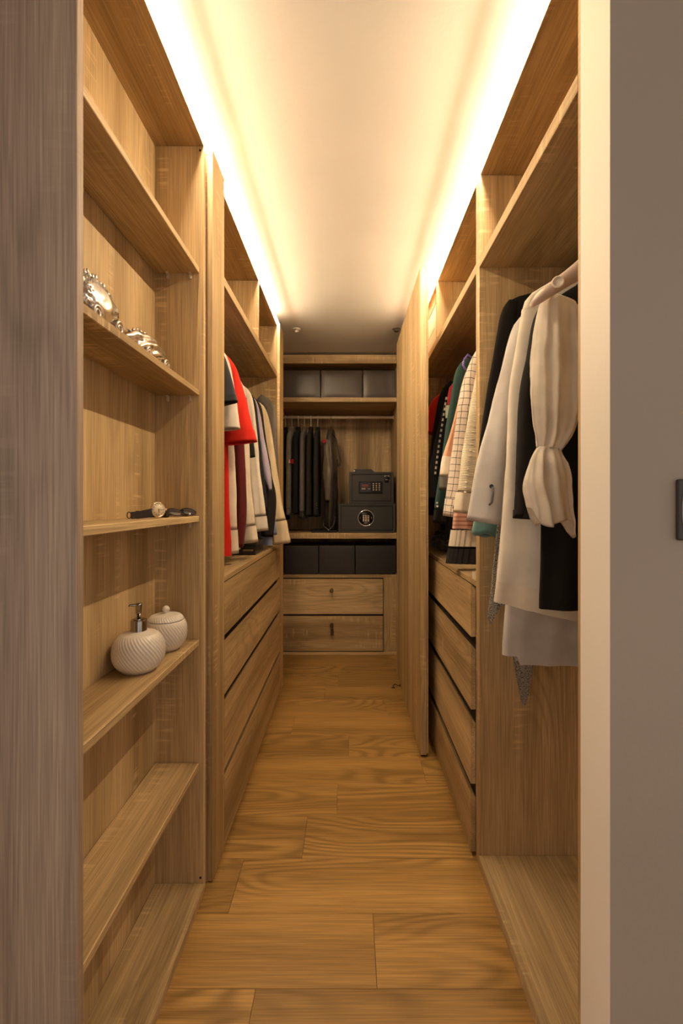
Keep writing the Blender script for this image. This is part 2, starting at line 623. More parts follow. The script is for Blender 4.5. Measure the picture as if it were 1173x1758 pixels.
def pull_drawer(name, s, xf, xb, y0, y1, z0, z1, parent):
    """Drawer front whose top edge is bevelled back as a finger pull."""
    pts = [(xf, z0), (xf, z1), (xb, z1 - 0.017), (xb, z0)]
    return prism(name, pts, 1, y0, y1, WY, parent)


def rod_part(name, p0, p1, r, mat, parent):
    o = tube(name, [p0, p1], r, mat, parent, 14)
    return o


wl = thing('wardrobe', 'long oak wardrobe with four drawers and open hanging bay on the left', 'wardrobe', (-0.72, 2.1, 0))
D_L = -1.0
box('side_panel', D_L, XL, 1.400, 1.5155, 0.0, TOP - 0.0175, WZ, wl)
box('side_panel', D_L, XL, 2.755, 2.773, 0.0, TOP - 0.0175, WZ, wl)
box('back_panel', D_L, D_L + 0.01, 1.516, 2.7545, 0.0, TOP - 0.0175, WZ, wl)
box('top_panel', D_L, XL, 1.3985, 2.773, TOP - 0.017, TOP, WY, wl)
box('shelf', D_L + 0.0105, XL, 1.516, 2.7545, 1.980, 2.012, WY, wl)
box('partition', D_L + 0.0105, XL, 2.190, 2.208, 2.0125, TOP - 0.0175, WZ, wl)
box('countertop', D_L + 0.0105, XL + 0.001, 1.516, 2.7545, 0.917, 0.937, WY, wl)
box('carcass', D_L + 0.0105, XL - 0.001, 1.516, 2.7545, 0.012, 0.9165, DARK_HOLE, wl, bev=0)
box('filler_panel', XL + 0.0002, -0.430, 1.398, 1.529, 0.004, 2.3165, WZ, wl)
box('filler_panel', XL + 0.0002, -0.430, 2.758, 2.905, 0.004, 2.3165, WZ, wl)
for z0, z1 in ((0.742, 0.9245), (0.536, 0.7237), (0.278, 0.518), (0.014, 0.260)):
    pull_drawer('drawer', 1, -0.430, XL + 0.0003, 1.5305, 2.7565, z0, z1, wl)
ROD_Z = 1.915
RX = 0.70
rod_part('hanging_rod', (-RX, 1.516, ROD_Z), (-RX, 2.7545, ROD_Z), 0.0118, ROD_STEEL, wl)

XR = 0.431
wr = thing('wardrobe', 'long oak wardrobe with four drawers on the right behind the tall panel door', 'wardrobe', (0.70, 2.2, 0))
D_R = 0.98
TR = 2.300
box('side_panel', XR, D_R, 1.4815, 1.500, 0.0, TR - 0.0175, WZ, wr)
box('side_panel', XR, D_R, 2.755, 2.773, 0.0, TR - 0.0175, WZ, wr)
box('back_panel', D_R - 0.01, D_R, 1.5005, 2.7545, 0.0, TR - 0.0175, WZ, wr)
box('top_panel', XR + 0.004, D_R, 1.4815, 2.773, TR - 0.017, TR, WY, wr)
box('shelf', XR, D_R - 0.0105, 1.5005, 2.7545, 1.976, 2.009, WY, wr)
box('partition', XR, D_R - 0.0105, 2.165, 2.183, 2.0095, TR - 0.0175, WZ, wr)
box('countertop', XR - 0.001, D_R - 0.0105, 1.5005, 2.7545, 0.916, 0.936, WY, wr)
box('carcass', XR + 0.001, D_R - 0.0105, 1.5005, 2.7545, 0.02, 0.9155, DARK_HOLE, wr, bev=0)
for z0, z1 in ((0.745, 0.924), (0.498, 0.719), (0.246, 0.469), (0.016, 0.217)):
    pull_drawer('drawer', -1, 0.4145, XR - 0.0003, 1.503, 2.7545, z0, z1, wr)
rod_part('hanging_rod', (RX, 1.5005, ROD_Z), (RX, 2.7545, ROD_Z), 0.0118, ROD_STEEL, wr)

wn = thing('wardrobe', 'open oak hanging bay on the right beside the cream wall return', 'wardrobe', (0.70, 1.15, 0))
box('side_panel', XR, D_R, 1.462, 1.481, 0.0, TR - 0.0175, WZ, wn)
box('side_panel', XR, D_R, 0.815, 0.833, 0.0, TR - 0.0175, WZ, wn)
box('back_panel', D_R - 0.01, D_R, 0.8335, 1.4615, 0.0, TR - 0.0175, WZ, wn)
box('top_panel', XR + 0.004, D_R, 0.815, 1.481, TR - 0.017, TR, WY, wn)
box('shelf', XR, D_R - 0.0105, 0.8335, 1.4615, 1.976, 2.009, WY, wn)
box('base_panel', XR - 0.002, D_R - 0.0105, 0.8335, 1.4615, 0.0, 0.036, WY, wn)
rod_part('hanging_rod', (RX, 0.8335, ROD_Z), (RX, 1.4615, ROD_Z), 0.0118, ROD_STEEL, wn)

# ------------------------------------------------------------------ back wardrobe
YB = 3.494
wb = thing('wardrobe', 'oak wardrobe across the far end with two keyed drawers and a rod', 'wardrobe', (-0.1, 3.75, 0))
bx0, bx1 = -0.58, 0.385
box('side_panel', bx0 - 0.018, bx0, YB, 4.05, 0.0, 2.372, WZ, wb)
box('side_panel', bx1, bx1 + 0.05, YB, 4.05, 0.0, 2.372, WZ, wb)
box('back_panel', bx0, bx1, 4.04, 4.05, 0.0, 2.372, WZ, wb)
box('top_panel', bx0 + 0.0005, bx1 - 0.0005, YB, 4.0395, 2.300, 2.368, WX, wb)
box('shelf', bx0 + 0.0005, bx1 - 0.0005, YB, 4.0395, 1.996, 2.030, WX, wb)
box('shelf', bx0 + 0.0005, bx1 - 0.0005, YB, 4.0395, 0.916, 0.959, WX, wb)
box('shelf', bx0 + 0.0005, bx1 - 0.0005, YB, 4.0395, 0.607, 0.630, WX, wb)
box('drawer_box', bx0 + 0.0005, bx1 - 0.0005, YB + 0.019, 4.0395, 0.024, 0.6065, DARK_HOLE, wb, bev=0)
box('stile', 0.2745, bx1 - 0.0005, YB, YB + 0.0185, 0.024, 0.6065, WZ, wb)
box('plinth', bx0 + 0.0005, bx1 - 0.0005, YB - 0.004, YB + 0.0185, 0.0, 0.0235, WX, wb)
for z0, z1, key in ((0.322, 0.598, False), (0.032, 0.306, True)):
    d = box('drawer', bx0 + 0.001, 0.270, YB - 0.012, YB + 0.0185, z0, z1, WX, wb, bev=0.002)
    zc = 0.512 if not key else 0.235
    lathe('lock', [(0.001, 0), (0.014, 0), (0.014, 0.003), (0.010, 0.006), (0.010, 0.012), (0.001, 0.013)],
          (-0.134, YB - 0.012, zc), BRONZE, d, 18, Vector((0, -1, 0)))
    if key:
        bm = bmesh.new()
        add_lathe(bm, [(0.001, 0), (0.0035, 0), (0.0035, 0.02), (0.001, 0.02)], (-0.132, YB - 0.026, zc), 8, Vector((0, -1, 0)))
        add_box(bm, -0.143, -0.121, YB - 0.048, YB - 0.044, zc - 0.012, zc + 0.026, 0.001)
        add_box(bm, -0.141, -0.119, YB - 0.047, YB - 0.041, zc - 0.070, zc - 0.014, 0.002)
        from_bm('key', bm, BRONZE, d)
    else:
        bm = bmesh.new()
        add_lathe(bm, [(0.001, 0), (0.004, 0), (0.004, 0.012), (0.013, 0.016), (0.0155, 0.023), (0.011, 0.031), (0.001, 0.033)],
                  (-0.134, YB - 0.0255, zc), 16, Vector((0, -1, 0)))
        from_bm('knob', bm, CHROME_DK, d, True)
BZ = 1.925
BY = 3.77
bar = rod_part('hanging_rod', (bx0, BY, BZ), (bx1 - 0.001, BY, BZ), 0.0118, ROD_WHITE, wb)
for x in (bx0 + 0.0005, bx1 - 0.0085):
    lathe('rod_cap', [(0.001, 0), (0.019, 0), (0.019, 0.008), (0.001, 0.008)], (x, BY, BZ), ROD_WHITE, wb, 18, Vector((1, 0, 0)))

# ------------------------------------------------------------------ tall panel door in the aisle
dr = thing('panel_door', 'tall oak panel door standing open along the right side of the aisle', 'door', (0.355, 2.6, 0))
box('door_leaf', 0.336, 0.3655, 2.08, 3.11, 0.014, 2.312, WZ, dr)
box('rear_board', 0.366, 0.375, 2.083, 3.11, 0.020, 2.306, WZ, dr)
box('floor_guide', 0.341, 0.364, 2.095, 2.13, 0.0, 0.0135, BLACK_PLASTIC, dr)
box('floor_guide', 0.341, 0.364, 3.05, 3.09, 0.0, 0.0135, BLACK_PLASTIC, dr)

st = thing('door_stop', 'small dark metal door stop on the floor by the panel door', 'door stop', (0.30, 2.87, 0))
lathe('foot', [(0.001, 0), (0.012, 0), (0.012, 0.004), (0.004, 0.006), (0.004, 0.018), (0.001, 0.018)], (0.288, 2.87, 0.0), BRONZE, st, 14)
tube('arm', [(0.288, 2.87, 0.016), (0.302, 2.87, 0.024), (0.318, 2.87, 0.014), (0.333, 2.87, 0.016)], 0.0035, BRONZE, st)
lathe('bumper', [(0.001, 0), (0.008, 0), (0.008, 0.006), (0.001, 0.006)], (0.3285, 2.87, 0.016), BLACK_PLASTIC, st, 12, Vector((1, 0, 0)))

# ------------------------------------------------------------------ cove lights on the wardrobe tops
for xe, sg, y0, zt, lab in ((XL, 1, 0.75, TOP, 'warm cove light strip on top of the left shelving'),
                            (XR + 0.004, -1, 0.82, TR, 'warm cove light strip on top of the right wardrobes')):
    t = thing('led_strip', lab, 'light', (xe - sg * 0.008, 1.75, zt + 0.0002))
    xa, xb = xe - sg * 0.010, xe - sg * 0.0045
    box('housing', min(xa, xb), max(xa, xb), y0, 2.77, zt + 0.0003, zt + 0.0101, HANGER_WHITE, t, bev=0)
    box('added_baffle', min(xb, xe + sg * 0.0091), max(xb, xe + sg * 0.0091), y0, 2.77, zt + 0.0102, zt + 0.0110, HANGER_WHITE, t, bev=0)  # opaque lid added to keep the aisle diffuser's light off the ceiling
    box('upper_diffuser', min(xa, xb), max(xa, xb), y0, 2.77, zt + 0.0102, zt + 0.0110, LED_UP, t, bev=0)  # second emitter, added to brighten the ceiling along its edge
    # diffuser facing the aisle, tilted down to favour the opposite side over the ceiling
    prism('diffuser', [(xe - sg * 0.0043, zt + 0.0004), (xe - sg * 0.0040, zt + 0.0004), (xe + sg * 0.0090, zt + 0.0100), (xe - sg * 0.0043, zt + 0.0100)],
          1, y0 + 0.001, 2.769, LED, t)

# ceiling fittings
for x, y, lab, dark in ((-0.36, 3.03, 'small pale ceiling sprinkler at the far end on the left', False),
                        (0.325, 3.03, 'small dark ringed ceiling sprinkler beside the panel door top', True)):
    t = thing('ceiling_sprinkler', lab, 'sprinkler', (x, y, Z_CEIL))
    lathe('ceiling_plate', [(0.001, 0), (0.030, 0), (0.028, -0.003), (0.016, -0.005), (0.001, -0.005)], (x, y, Z_CEIL), CHROME if dark else HANGER_WHITE, t, 24)
    lathe('stem', [(0.001, 0), (0.006, 0), (0.006, -0.008), (0.001, -0.008)], (x, y, Z_CEIL - 0.005), CHROME, t, 12)
    lathe('deflector', [(0.001, 0), (0.017, -0.001), (0.016, -0.004), (0.008, -0.009), (0.001, -0.010)], (x, y, Z_CEIL - 0.013), BRONZE if dark else HANGER_WHITE, t, 20)

# wall switch at the right edge
sw = thing('wall_switch', 'dark rectangular wall switch on the greige wall at right', 'switch', (0.60, 0.715, 1.14))
box('plate', 0.5305, 0.67, 0.711, 0.7198, 1.139, 1.238, SWITCH, sw, bev=0.003, seg=2)
bm = bmesh.new()
pts = []
for i in range(13):
    u = i / 12
    pts.append((0.5365 + 0.006 * (1 - math.cos((u - 0.5) * PI)) - 0.001, 0.7105, 1.143 + u * 0.091))
add_tube(bm, pts, 0.0009, 6)
from_bm('rim', bm, SWITCH_RIM, sw, True)
box('rocker', 0.545, 0.655, 0.708, 0.7108, 1.147, 1.230, SWITCH, sw, bev=0.001)

# ------------------------------------------------------------------ things on the display shelf
# soap dispenser and lidded jar


def rib(n, amp, tw, h0, h1):
    def fn(r, h, a):
        if h <= h0 or h >= h1:
            return r
        e = math.sin(PI * (h - h0) / (h1 - h0))
        ph = n * a + tw * h
        w = math.cos(ph)
        w2 = 0.5 + 0.5 * math.cos(0.5 * n * a - 1.1 * tw * h)
        return r + amp * min(1, 1.6 * e) * (w * (0.65 + 0.35 * w2))
    return fn


def ball_profile(R, H, base, neck, n=48):
    out = [(0.001, 0.0), (base, 0.0)]
    for i in range(n + 1):
        u = i / n
        h = 0.003 + (H - 0.003) * u
        v = abs(2 * (0.10 + 0.85 * u) - 1)
        r = R * (1 - v ** 2.3) ** (1 / 2.3)
        if u > 0.95:
            r = r + (neck - r) * ((u - 0.95) / 0.05)
        out.append((r, h))
    out.append((0.001, H))
    return out


sx, sy, sz = -0.530, 1.117, 0.7792
t = thing('soap_dispenser', 'white ribbed ceramic soap dispenser with chrome pump on the oak shelf', 'soap dispenser', (sx, sy, sz))
lathe('bottle', ball_profile(0.0615, 0.0985, 0.039, 0.0215), (sx, sy, sz), CERAMIC, t, 336, fn=rib(42, 0.0016, 500, 0.008, 0.095))
lathe('collar', [(0.001, 0), (0.0195, 0), (0.0195, 0.026), (0.0185, 0.0285), (0.0125, 0.0285), (0.0125, 0.031), (0.001, 0.031)], (sx, sy, sz + 0.0982), CHROME_DK, t, 40, smooth=False)
lathe('pump_stem', [(0.001, 0), (0.0045, 0), (0.0045, 0.010), (0.0078, 0.013), (0.0082, 0.034), (0.0085, 0.037), (0.001, 0.037)],
      (sx, sy, sz + 0.1294), CHROME_DK, t, 28)
dv = Vector((-0.80, -0.60, 0)).normalized()
c0 = Vector((sx, sy, sz + 0.1635))
tube('spout', [c0 - dv * 0.002, c0 + dv * 0.010, c0 + dv * 0.019 + Vector((0, 0, 0.0012)), c0 + dv * 0.024 + Vector((0, 0, -0.0015))],
     [0.0036, 0.0032, 0.0026, 0.0020], CHROME_DK, t, 10)

jx, jy = -0.527, 1.275
t = thing('lidded_jar', 'white ribbed ceramic jar with a ball-knob lid behind the soap dispenser', 'jar', (jx, jy, sz))
prof = ball_profile(0.0575, 0.104, 0.036, 0.006)
cut = 0.083
lathe('jar_body', [p for p in prof if p[1] <= cut and not (p[0] < 0.01 and p[1] > 0.01)] + [(0.001, cut)], (jx, jy, sz), CERAMIC, t, 336, fn=rib(42, 0.0015, 500, 0.008, 0.082))
lathe('lid', [(0.001, cut + 0.001)] + [p for p in prof if p[1] > cut + 0.001], (jx, jy, sz), CERAMIC, t, 336, fn=rib(42, 0.0012, 500, 0.084, 0.104))
lathe('lid_knob', [(0.001, 0), (0.006, 0.001)] + [(0.0105 * math.sin(PI * (0.2 + 0.78 * i / 10)), 0.011 - 0.0105 * math.cos(PI * (0.2 + 0.78 * i / 10))) for i in range(11)],
      (jx, jy, sz + 0.103), CERAMIC, t, 20)

# watch
wz = 1.1593
fc = Vector((-0.502, 1.164, wz + 0.0222))
nrm = Vector((0.80, -0.58, 0.12)).normalized()
t = thing('wristwatch', 'gold wristwatch with black leather strap lying on the shelf', 'watch', (fc.x, fc.y, wz))
lathe('case', [(0.001, -0.004), (0.0185, -0.004), (0.0205, -0.001), (0.0205, 0.002), (0.0185, 0.004), (0.0175, 0.0025), (0.001, 0.0025)], fc, GOLD, t, 40, nrm)
di = lathe('dial', [(0.001, 0.0026), (0.0174, 0.0026), (0.0174, 0.0029), (0.001, 0.0029)], fc, DIAL, t, 40, nrm)
side = Vector((0, 0, 1)).cross(nrm).normalized()
upv = nrm.cross(side)


def dial_bar(name, a, r0, r1, w, h):
    d = side * math.sin(a) + upv * math.cos(a)
    q = nrm.cross(d)
    bm = bmesh.new()
    base = fc + nrm * h
    vs = [bm.verts.new(base + d * r + q * s + nrm * e) for e in (0, 0.0005) for r, s in ((r0, -w), (r1, -w), (r1, w), (r0, w))]
    for f in ((0, 1, 2, 3), (7, 6, 5, 4), (0, 4, 5, 1), (1, 5, 6, 2), (2, 6, 7, 3), (3, 7, 4, 0)):
        bm.faces.new([vs[i] for i in f])
    bmesh.ops.recalc_face_normals(bm, faces=bm.faces)
    from_bm(name, bm, BLACK_PLASTIC, t)


for k in range(12):
    dial_bar('hour_mark', k * PI / 6, 0.013, 0.0158, 0.0005, 0.0029)
dial_bar('hour_hand', PI * 0.98, -0.002, 0.0085, 0.0006, 0.0031)
dial_bar('minute_hand', PI * 0.53, -0.002, 0.013, 0.0004, 0.0034)
lathe('crown', [(0.0005, 0), (0.003, 0), (0.003, 0.004), (0.0005, 0.004)], fc + side * 0.0203, GOLD, t, 12, side)


def strap(name, pts, h, th, mat):
    bm = bmesh.new()
    rings = []
    P = [Vector(p) for p in pts]
    for i, p in enumerate(P):
        d = (P[min(i + 1, len(P) - 1)] - P[max(i - 1, 0)])
        d.z = 0
        d.normalize()
        q = Vector((0, 0, 1)).cross(d)
        hh = h[i] if isinstance(h, (list, tuple)) else h
        rings.append([p - q * th, p + q * th, p + q * th + Vector((0, 0, hh)), p - q * th + Vector((0, 0, hh))])
    add_loft(bm, rings, True, True, True)
    bmesh.ops.recalc_face_normals(bm, faces=bm.faces)
    return from_bm(name, bm, mat, t)


strap('strap', [(-0.511, 1.149, wz + 0.004), (-0.520, 1.138, wz + 0.002), (-0.531, 1.122, wz + 0.0005), (-0.543, 1.105, wz + 0.0005)],
      [0.022, 0.021, 0.019, 0.017], 0.0022, BLACK_LEATHER)
strap('strap', [(-0.489, 1.181, wz + 0.005), (-0.488, 1.199, wz + 0.002), (-0.500, 1.216, wz + 0.0003), (-0.520, 1.225, wz + 0.0003), (-0.540, 1.215, wz + 0.0003), (-0.552, 1.19, wz + 0.0003)],
      [0.020, 0.019, 0.015, 0.012, 0.010, 0.008], 0.0018, BLACK_LEATHER)
bm = bmesh.new()
bc = Vector((-0.546, 1.100, wz + 0.0095))
dd = Vector((-0.58, -0.81, 0)).normalized()
loop = [bc + dd * (0.005 * math.cos(u)) + Vector((0, 0, 0.0080)) * math.sin(u) for u in [2 * PI * i / 16 for i in range(17)]]
add_tube(bm, loop, 0.0013, 6)
from_bm('buckle', bm, BRONZE, t, True)
strap('strap_keeper', [(-0.533, 1.1215, wz + 0.0001), (-0.536, 1.117, wz + 0.0001)], 0.020, 0.0034, BLACK_LEATHER)

# sunglasses
A = Vector((-0.520, 1.253, wz))
B = Vector((-0.475, 1.352, wz))
ax = (B - A).normalized()
nn = Vector((ax.y, -ax.x, 0))          # towards the aisle
tilt = (Vector((0, 0, 1)) * 0.62 - nn * 0.78).normalized()      # lens plane leans back
t = thing('sunglasses', 'pair of dark folded sunglasses at the end of the watch shelf', 'sunglasses', ((A.x + B.x) / 2, (A.y + B.y) / 2, wz))
for s, u in ((0, 0.26), (1, 0.76)):
    c = A + ax * (u * (B - A).length) + nn * 0.012 + Vector((0, 0, 0.0105)) + tilt * 0.006
    ring, lens = [], []
    bm = bmesh.new()
    nl = ax.cross(tilt)
    for i in range(25):
        q = 2 * PI * i / 24
        ring.append(c + ax * 0.026 * math.cos(q) + tilt * 0.0155 * math.sin(q))
    add_tube(bm, ring, 0.0018, 6)
    from_bm('rim', bm, BLACK_PLASTIC, t, True)
    bm = bmesh.new()
    cc = bm.verts.new(c + nl * 0.003)
    mid = [bm.verts.new(c + nl * 0.002 + ax * 0.015 * math.cos(2 * PI * i / 24) + tilt * 0.009 * math.sin(2 * PI * i / 24)) for i in range(24)]
    out = [bm.verts.new(c + ax * 0.0255 * math.cos(2 * PI * i / 24) + tilt * 0.015 * math.sin(2 * PI * i / 24)) for i in range(24)]
    for i in range(24):
        j = (i + 1) % 24
        bm.faces.new((cc, mid[i], mid[j]))
        bm.faces.new((mid[i], out[i], out[j], mid[j]))
    from_bm('lens', bm, LENS, t, True)
c = A + ax * (0.51 * (B - A).length) + nn * 0.012 + Vector((0, 0, 0.0145)) + tilt * 0.006
tube('bridge', [c - ax * 0.006, c + tilt * 0.003, c + ax * 0.006], 0.0016, BLACK_PLASTIC, t, 6)
for s in (0, 1):
    e = (A if s == 0 else B) + Vector((0, 0, 0.013)) - nn * 0.002 + ax * (-0.002 if s == 0 else 0.002)
    sg = 1 if s == 0 else -1
    tube('temple', [e + nn * 0.010, e, e - nn * 0.006 + ax * sg * 0.012 - Vector((0, 0, 0.004)), e - nn * 0.010 + ax * sg * 0.055 - Vector((0, 0, 0.0085 - 0.003 * s)),
                    e - nn * 0.004 + ax * sg * 0.095 - Vector((0, 0, 0.0105 - 0.003 * s))], 0.0020, BLACK_PLASTIC, t, 6)


# ornate silver pieces
def ornate(name, label, c, half, spiky, seed):
    cx, cy, cz = c
    hx, hy, hz = half
    t = thing(name, label, 'ornament', (cx, cy, cz))
    bm = bmesh.new()
    rings = []
    nu, nv = 96, 64
    for i in range(nv + 1):
        v = i / nv
        ph = PI * v
        ring = []
        for j in range(nu):
            th = 2 * PI * j / nu
            d = Vector((math.sin(ph) * math.cos(th), -math.cos(ph), math.sin(ph) * math.sin(th)))
            q = noise.noise(Vector((d.x * 3.2, d.y * 4.2, d.z * 3.2)) + Vector((seed, 0, 0)))
            if spiky:       # smooth belly, chased ends
                e = min(1.0, max(0.0, (abs(d.y + 0.05) - 0.30) / 0.25)) + min(1.0, max(0.0, (d.z - 0.45) / 0.3))
                k = 1.0 + 0.075 * min(1, e) * math.sin(20 * q + 6 * th) + 0.04 * q
            else:           # concentric sweeping ridges
                rr_ = math.sqrt((d.y - 0.45) ** 2 + (d.z + 0.55) ** 2 * 1.3)
                k = 1.0 + 0.055 * math.copysign(abs(math.sin(13 * rr_)) ** 0.6, math.sin(13 * rr_)) + 0.05 * q
                if d.y > 0.45:
                    k += 0.05 * math.sin(22 * q + 7 * th)
            p = Vector((d.x * hx * k, d.y * hy * k, d.z * hz * k))
            p.z = max(p.z, -hz * 0.72)
            ring.append((cx + p.x, cy + p.y, cz + hz * 0.86 + p.z))
        rings.append(ring)
    add_loft(bm, rings, True, True, True)
    bmesh.ops.remove_doubles(bm, verts=bm.verts, dist=1e-5)
    bmesh.ops.recalc_face_normals(bm, faces=bm.faces)
    from_bm('embossed_body', bm, SILVER, t, True)
    # scalloped crest along the ridge
    bm = bmesh.new()
    n = 17 if spiky else 11
    for i in range(n):
        u = -0.85 + 1.7 * i / (n - 1)
        zz = cz + hz * 0.86 + hz * 0.98 * math.sqrt(max(0, 1 - u * u))
        L = 0.013 if spiky else 0.006
        le = L * (0.7 + 0.5 * ((i * 7) % 3) / 2)
        for sx_ in (-0.25, 0.3):
            b0 = Vector((cx + sx_ * hx, cy + u * hy, zz - 0.006))
            di_ = Vector((sx_ * 0.9, u * 0.7, 1)).normalized()
            add_tube(bm, [b0, b0 + di_ * le * 0.6 + Vector((0, 0.003, 0)), b0 + di_ * le + Vector((0, -0.001, 0))], [0.0045, 0.0038, 0.0015], 6)
    from_bm('scalloped_crest', bm, SILVER, t, True)
    # scroll borders on the aisle side
    for k, (yy, rr) in enumerate(((0.55, 0.016), (-0.45, 0.014))):
        bm = bmesh.new()
        pts = []
        for i in range(30):
            a = i / 29 * 3.4 * PI
            r_ = rr * (1 - 0.75 * i / 29)
            pts.append((cx + hx * 0.93 + 0.002, cy + yy * hy + r_ * math.cos(a), cz + 0.022 + r_ * math.sin(a)))
        add_tube(bm, pts, [0.0034 - 0.002 * i / 29 for i in range(30)], 7)
        from_bm('scroll', bm, SILVER, t, True)
    for yy in (-0.62, 0.62):
        for xx in (-0.6, 0.6):
            lathe('foot', [(0.001, 0), (0.006, 0.0), (0.0075, 0.005), (0.005, 0.012), (0.008, 0.022), (0.001, 0.026)], (cx + xx * hx * 0.8, cy + yy * hy, cz), SILVER, t, 12)


ornate('silver_ornament', 'ornate silver casket with a spiky leaf crest at the near end of the shelf', (-0.528, 0.895, 1.5473), (0.042, 0.082, 0.057), True, 3.1)
ornate('silver_ornament', 'low flowing silver ornament with curling ridges near the shelf corner', (-0.530, 1.135, 1.5473), (0.040, 0.105, 0.046), False, 8.4)


# ------------------------------------------------------------------ boxes and safes in the back wardrobe
def soft_box(name, label, x0, x1, y0, y1, z0, z1, mat, group, bulge=0.006):
    t = thing(name, label, 'box', ((x0 + x1) / 2, (y0 + y1) / 2, z0), group)
    bm = bmesh.new()
    n = 12
    rings = []
    def pt(u, v):
        e = (1 - (2 * u - 1) ** 6) * (1 - (2 * v - 1) ** 6)
        return (x0 + (x1 - x0) * u, y0 + bulge * (1 - e), z0 + (z1 - z0) * v)
    G = [[bm.verts.new(pt(i / n, j / n)) for j in range(n + 1)] for i in range(n + 1)]
    for i in range(n):
        for j in range(n):
            bm.faces.new((G[i][j], G[i + 1][j], G[i + 1][j + 1], G[i][j + 1]))
    from_bm('front_panel', bm, mat, t, True)
    box('box_body', x0, x1, y0 + bulge, y1, z0, z1 - 0.012, mat, t, bev=0.004, seg=2)
    box('lid', x0 + 0.001, x1 - 0.001, y0 + bulge + 0.002, y1 - 0.001, z1 - 0.0118, z1, mat, t, bev=0.003, seg=2)
    return t


for x0, x1, lab in ((-0.556, -0.229, 'dark leather storage box on the top shelf, left of three'),
                    (-0.220, 0.107, 'dark leather storage box on the top shelf, middle of three'),
                    (0.116, 0.380, 'dark leather storage box on the top shelf, right and narrowest of three')):
    soft_box('storage_box', lab, x0, x1, YB + 0.02, YB + 0.36, 2.0305, 2.252, BOX_LEATHER, 'leather boxes on the top shelf', 0.010)
for x0, x1, lab in ((-0.512, -0.243, 'black storage box above the drawers, left of three'),
                    (-0.236, 0.046, 'black storage box above the drawers, middle of three'),
                    (0.054, 0.372, 'black storage box above the drawers, right and widest of three')):
    soft_box('storage_box', lab, x0, x1, YB + 0.02, YB + 0.36, 0.6305, 0.858, BLACK_LEATHER, 'black boxes above the drawers', 0.003)


def safe(name, label, x0, x1, y0, y1, z0, z1, fr):
    t = thing(name, label, 'safe', ((x0 + x1) / 2, (y0 + y1) / 2, z0), 'safes in the back wardrobe')
    box('safe_body', x0, x1, y0 + 0.008, y1, z0, z1, SAFE, t, bev=0.003, seg=2)
    # front rim as a hollow frame
    bm = bmesh.new()
    add_box(bm, x0, x0 + fr, y0, y0 + 0.0075, z0, z1, 0.001)
    add_box(bm, x1 - fr, x1, y0, y0 + 0.0075, z0, z1, 0.001)
    add_box(bm, x0 + fr, x1 - fr, y0, y0 + 0.0075, z1 - fr, z1, 0.001)
    add_box(bm, x0 + fr, x1 - fr, y0, y0 + 0.0075, z0, z0 + fr, 0.001)
    from_bm('front_frame', bm, SAFE, t)
    d = box('safe_door', x0 + fr + 0.005, x1 - fr - 0.005, y0 + 0.001, y0 + 0.0075, z0 + fr + 0.005, z1 - fr - 0.005, SAFE, t, bev=0.0015)
    return t, d


sy0 = 3.53
t, d = safe('safe', 'wide black safe with round keypad on the lower right of the hanging shelf', -0.083, 0.372, sy0, 3.86, 0.9595, 1.193, 0.018)
rc = Vector((0.137, sy0 + 0.001, 1.078))
lathe('dial_ring', [(0.058, 0), (0.066, 0), (0.066, 0.005), (0.062, 0.008), (0.058, 0.005), (0.058, 0)], rc, CHROME, d, 40, Vector((0, -1, 0)), caps=False)
lathe('dial_plate', [(0.001, 0), (0.0578, 0), (0.0578, 0.003), (0.001, 0.003)], rc, SAFE_DK, d, 40, Vector((0, -1, 0)))
for i in range(3):
    for j in range(4):
        bx, bz = rc.x - 0.019 + 0.019 * i, rc.z + 0.016 - 0.0132 * j
        box('key_button', bx - 0.007, bx + 0.007, sy0 - 0.005, sy0 - 0.002, bz - 0.0045, bz + 0.0045, KEYCAP, d, bev=0.001)
for s in (-1, 1):
    tube('arrow_mark', [(rc.x + s * 0.042, sy0 - 0.0025, rc.z + 0.008), (rc.x + s * 0.047, sy0 - 0.0025, rc.z), (rc.x + s * 0.042, sy0 - 0.0025, rc.z - 0.008)], 0.0016, GREY_PRINT, d, 5)
box('maker_line', rc.x - 0.016, rc.x + 0.016, sy0 - 0.003, sy0 - 0.002, rc.z - 0.042, rc.z - 0.036, GREY_PRINT, d, bev=0)
t, d = safe('safe', 'smaller black safe with rectangular keypad stacked on the wide safe', 0.005, 0.358, sy0 + 0.005, 3.84, 1.1935, 1.445, 0.017)
y = sy0 + 0.006
kp = box('keypad', 0.082, 0.266, y - 0.012, y - 0.0002, 1.276, 1.370, SAFE_DK, d, bev=0.003, seg=2)
kp2 = box('display', 0.090, 0.176, y - 0.0135, y - 0.0122, 1.284, 1.362, BLACK_PLASTIC, d, bev=0.0005)
for i in range(3):
    for j in range(4):
        bx, bz = 0.196 + 0.0235 * i, 1.351 - 0.0165 * j
        box('key_button', bx - 0.0055, bx + 0.0055, y - 0.0145, y - 0.0122, bz - 0.0045, bz + 0.0045, KEYCAP, d, bev=0.001)
box('display_line', 0.102, 0.156, y - 0.0142, y - 0.0136, 1.337, 1.343, RED_PRINT, d, bev=0)
box('display_line', 0.102, 0.156, y - 0.0142, y - 0.0136, 1.325, 1.329, RED_PRINT, d, bev=0)
box('display_line', 0.102, 0.132, y - 0.0142, y - 0.0136, 1.305, 1.316, GREY_PRINT, d, bev=0)
box('display_line', 0.150, 0.172, y - 0.0142, y - 0.0136, 1.307, 1.313, GREY_PRINT, d, bev=0)
box('lock_plate', 0.284, 0.322, y - 0.003, y - 0.0002, 1.407, 1.416, KEYCAP, d, bev=0.0008)
lathe('lock_cap', [(0.001, 0), (0.028, 0), (0.028, 0.004), (0.022, 0.007), (0.001, 0.007)], (0.302, y, 1.386), SAFE_DK, d, 24, Vector((0, -1, 0)))
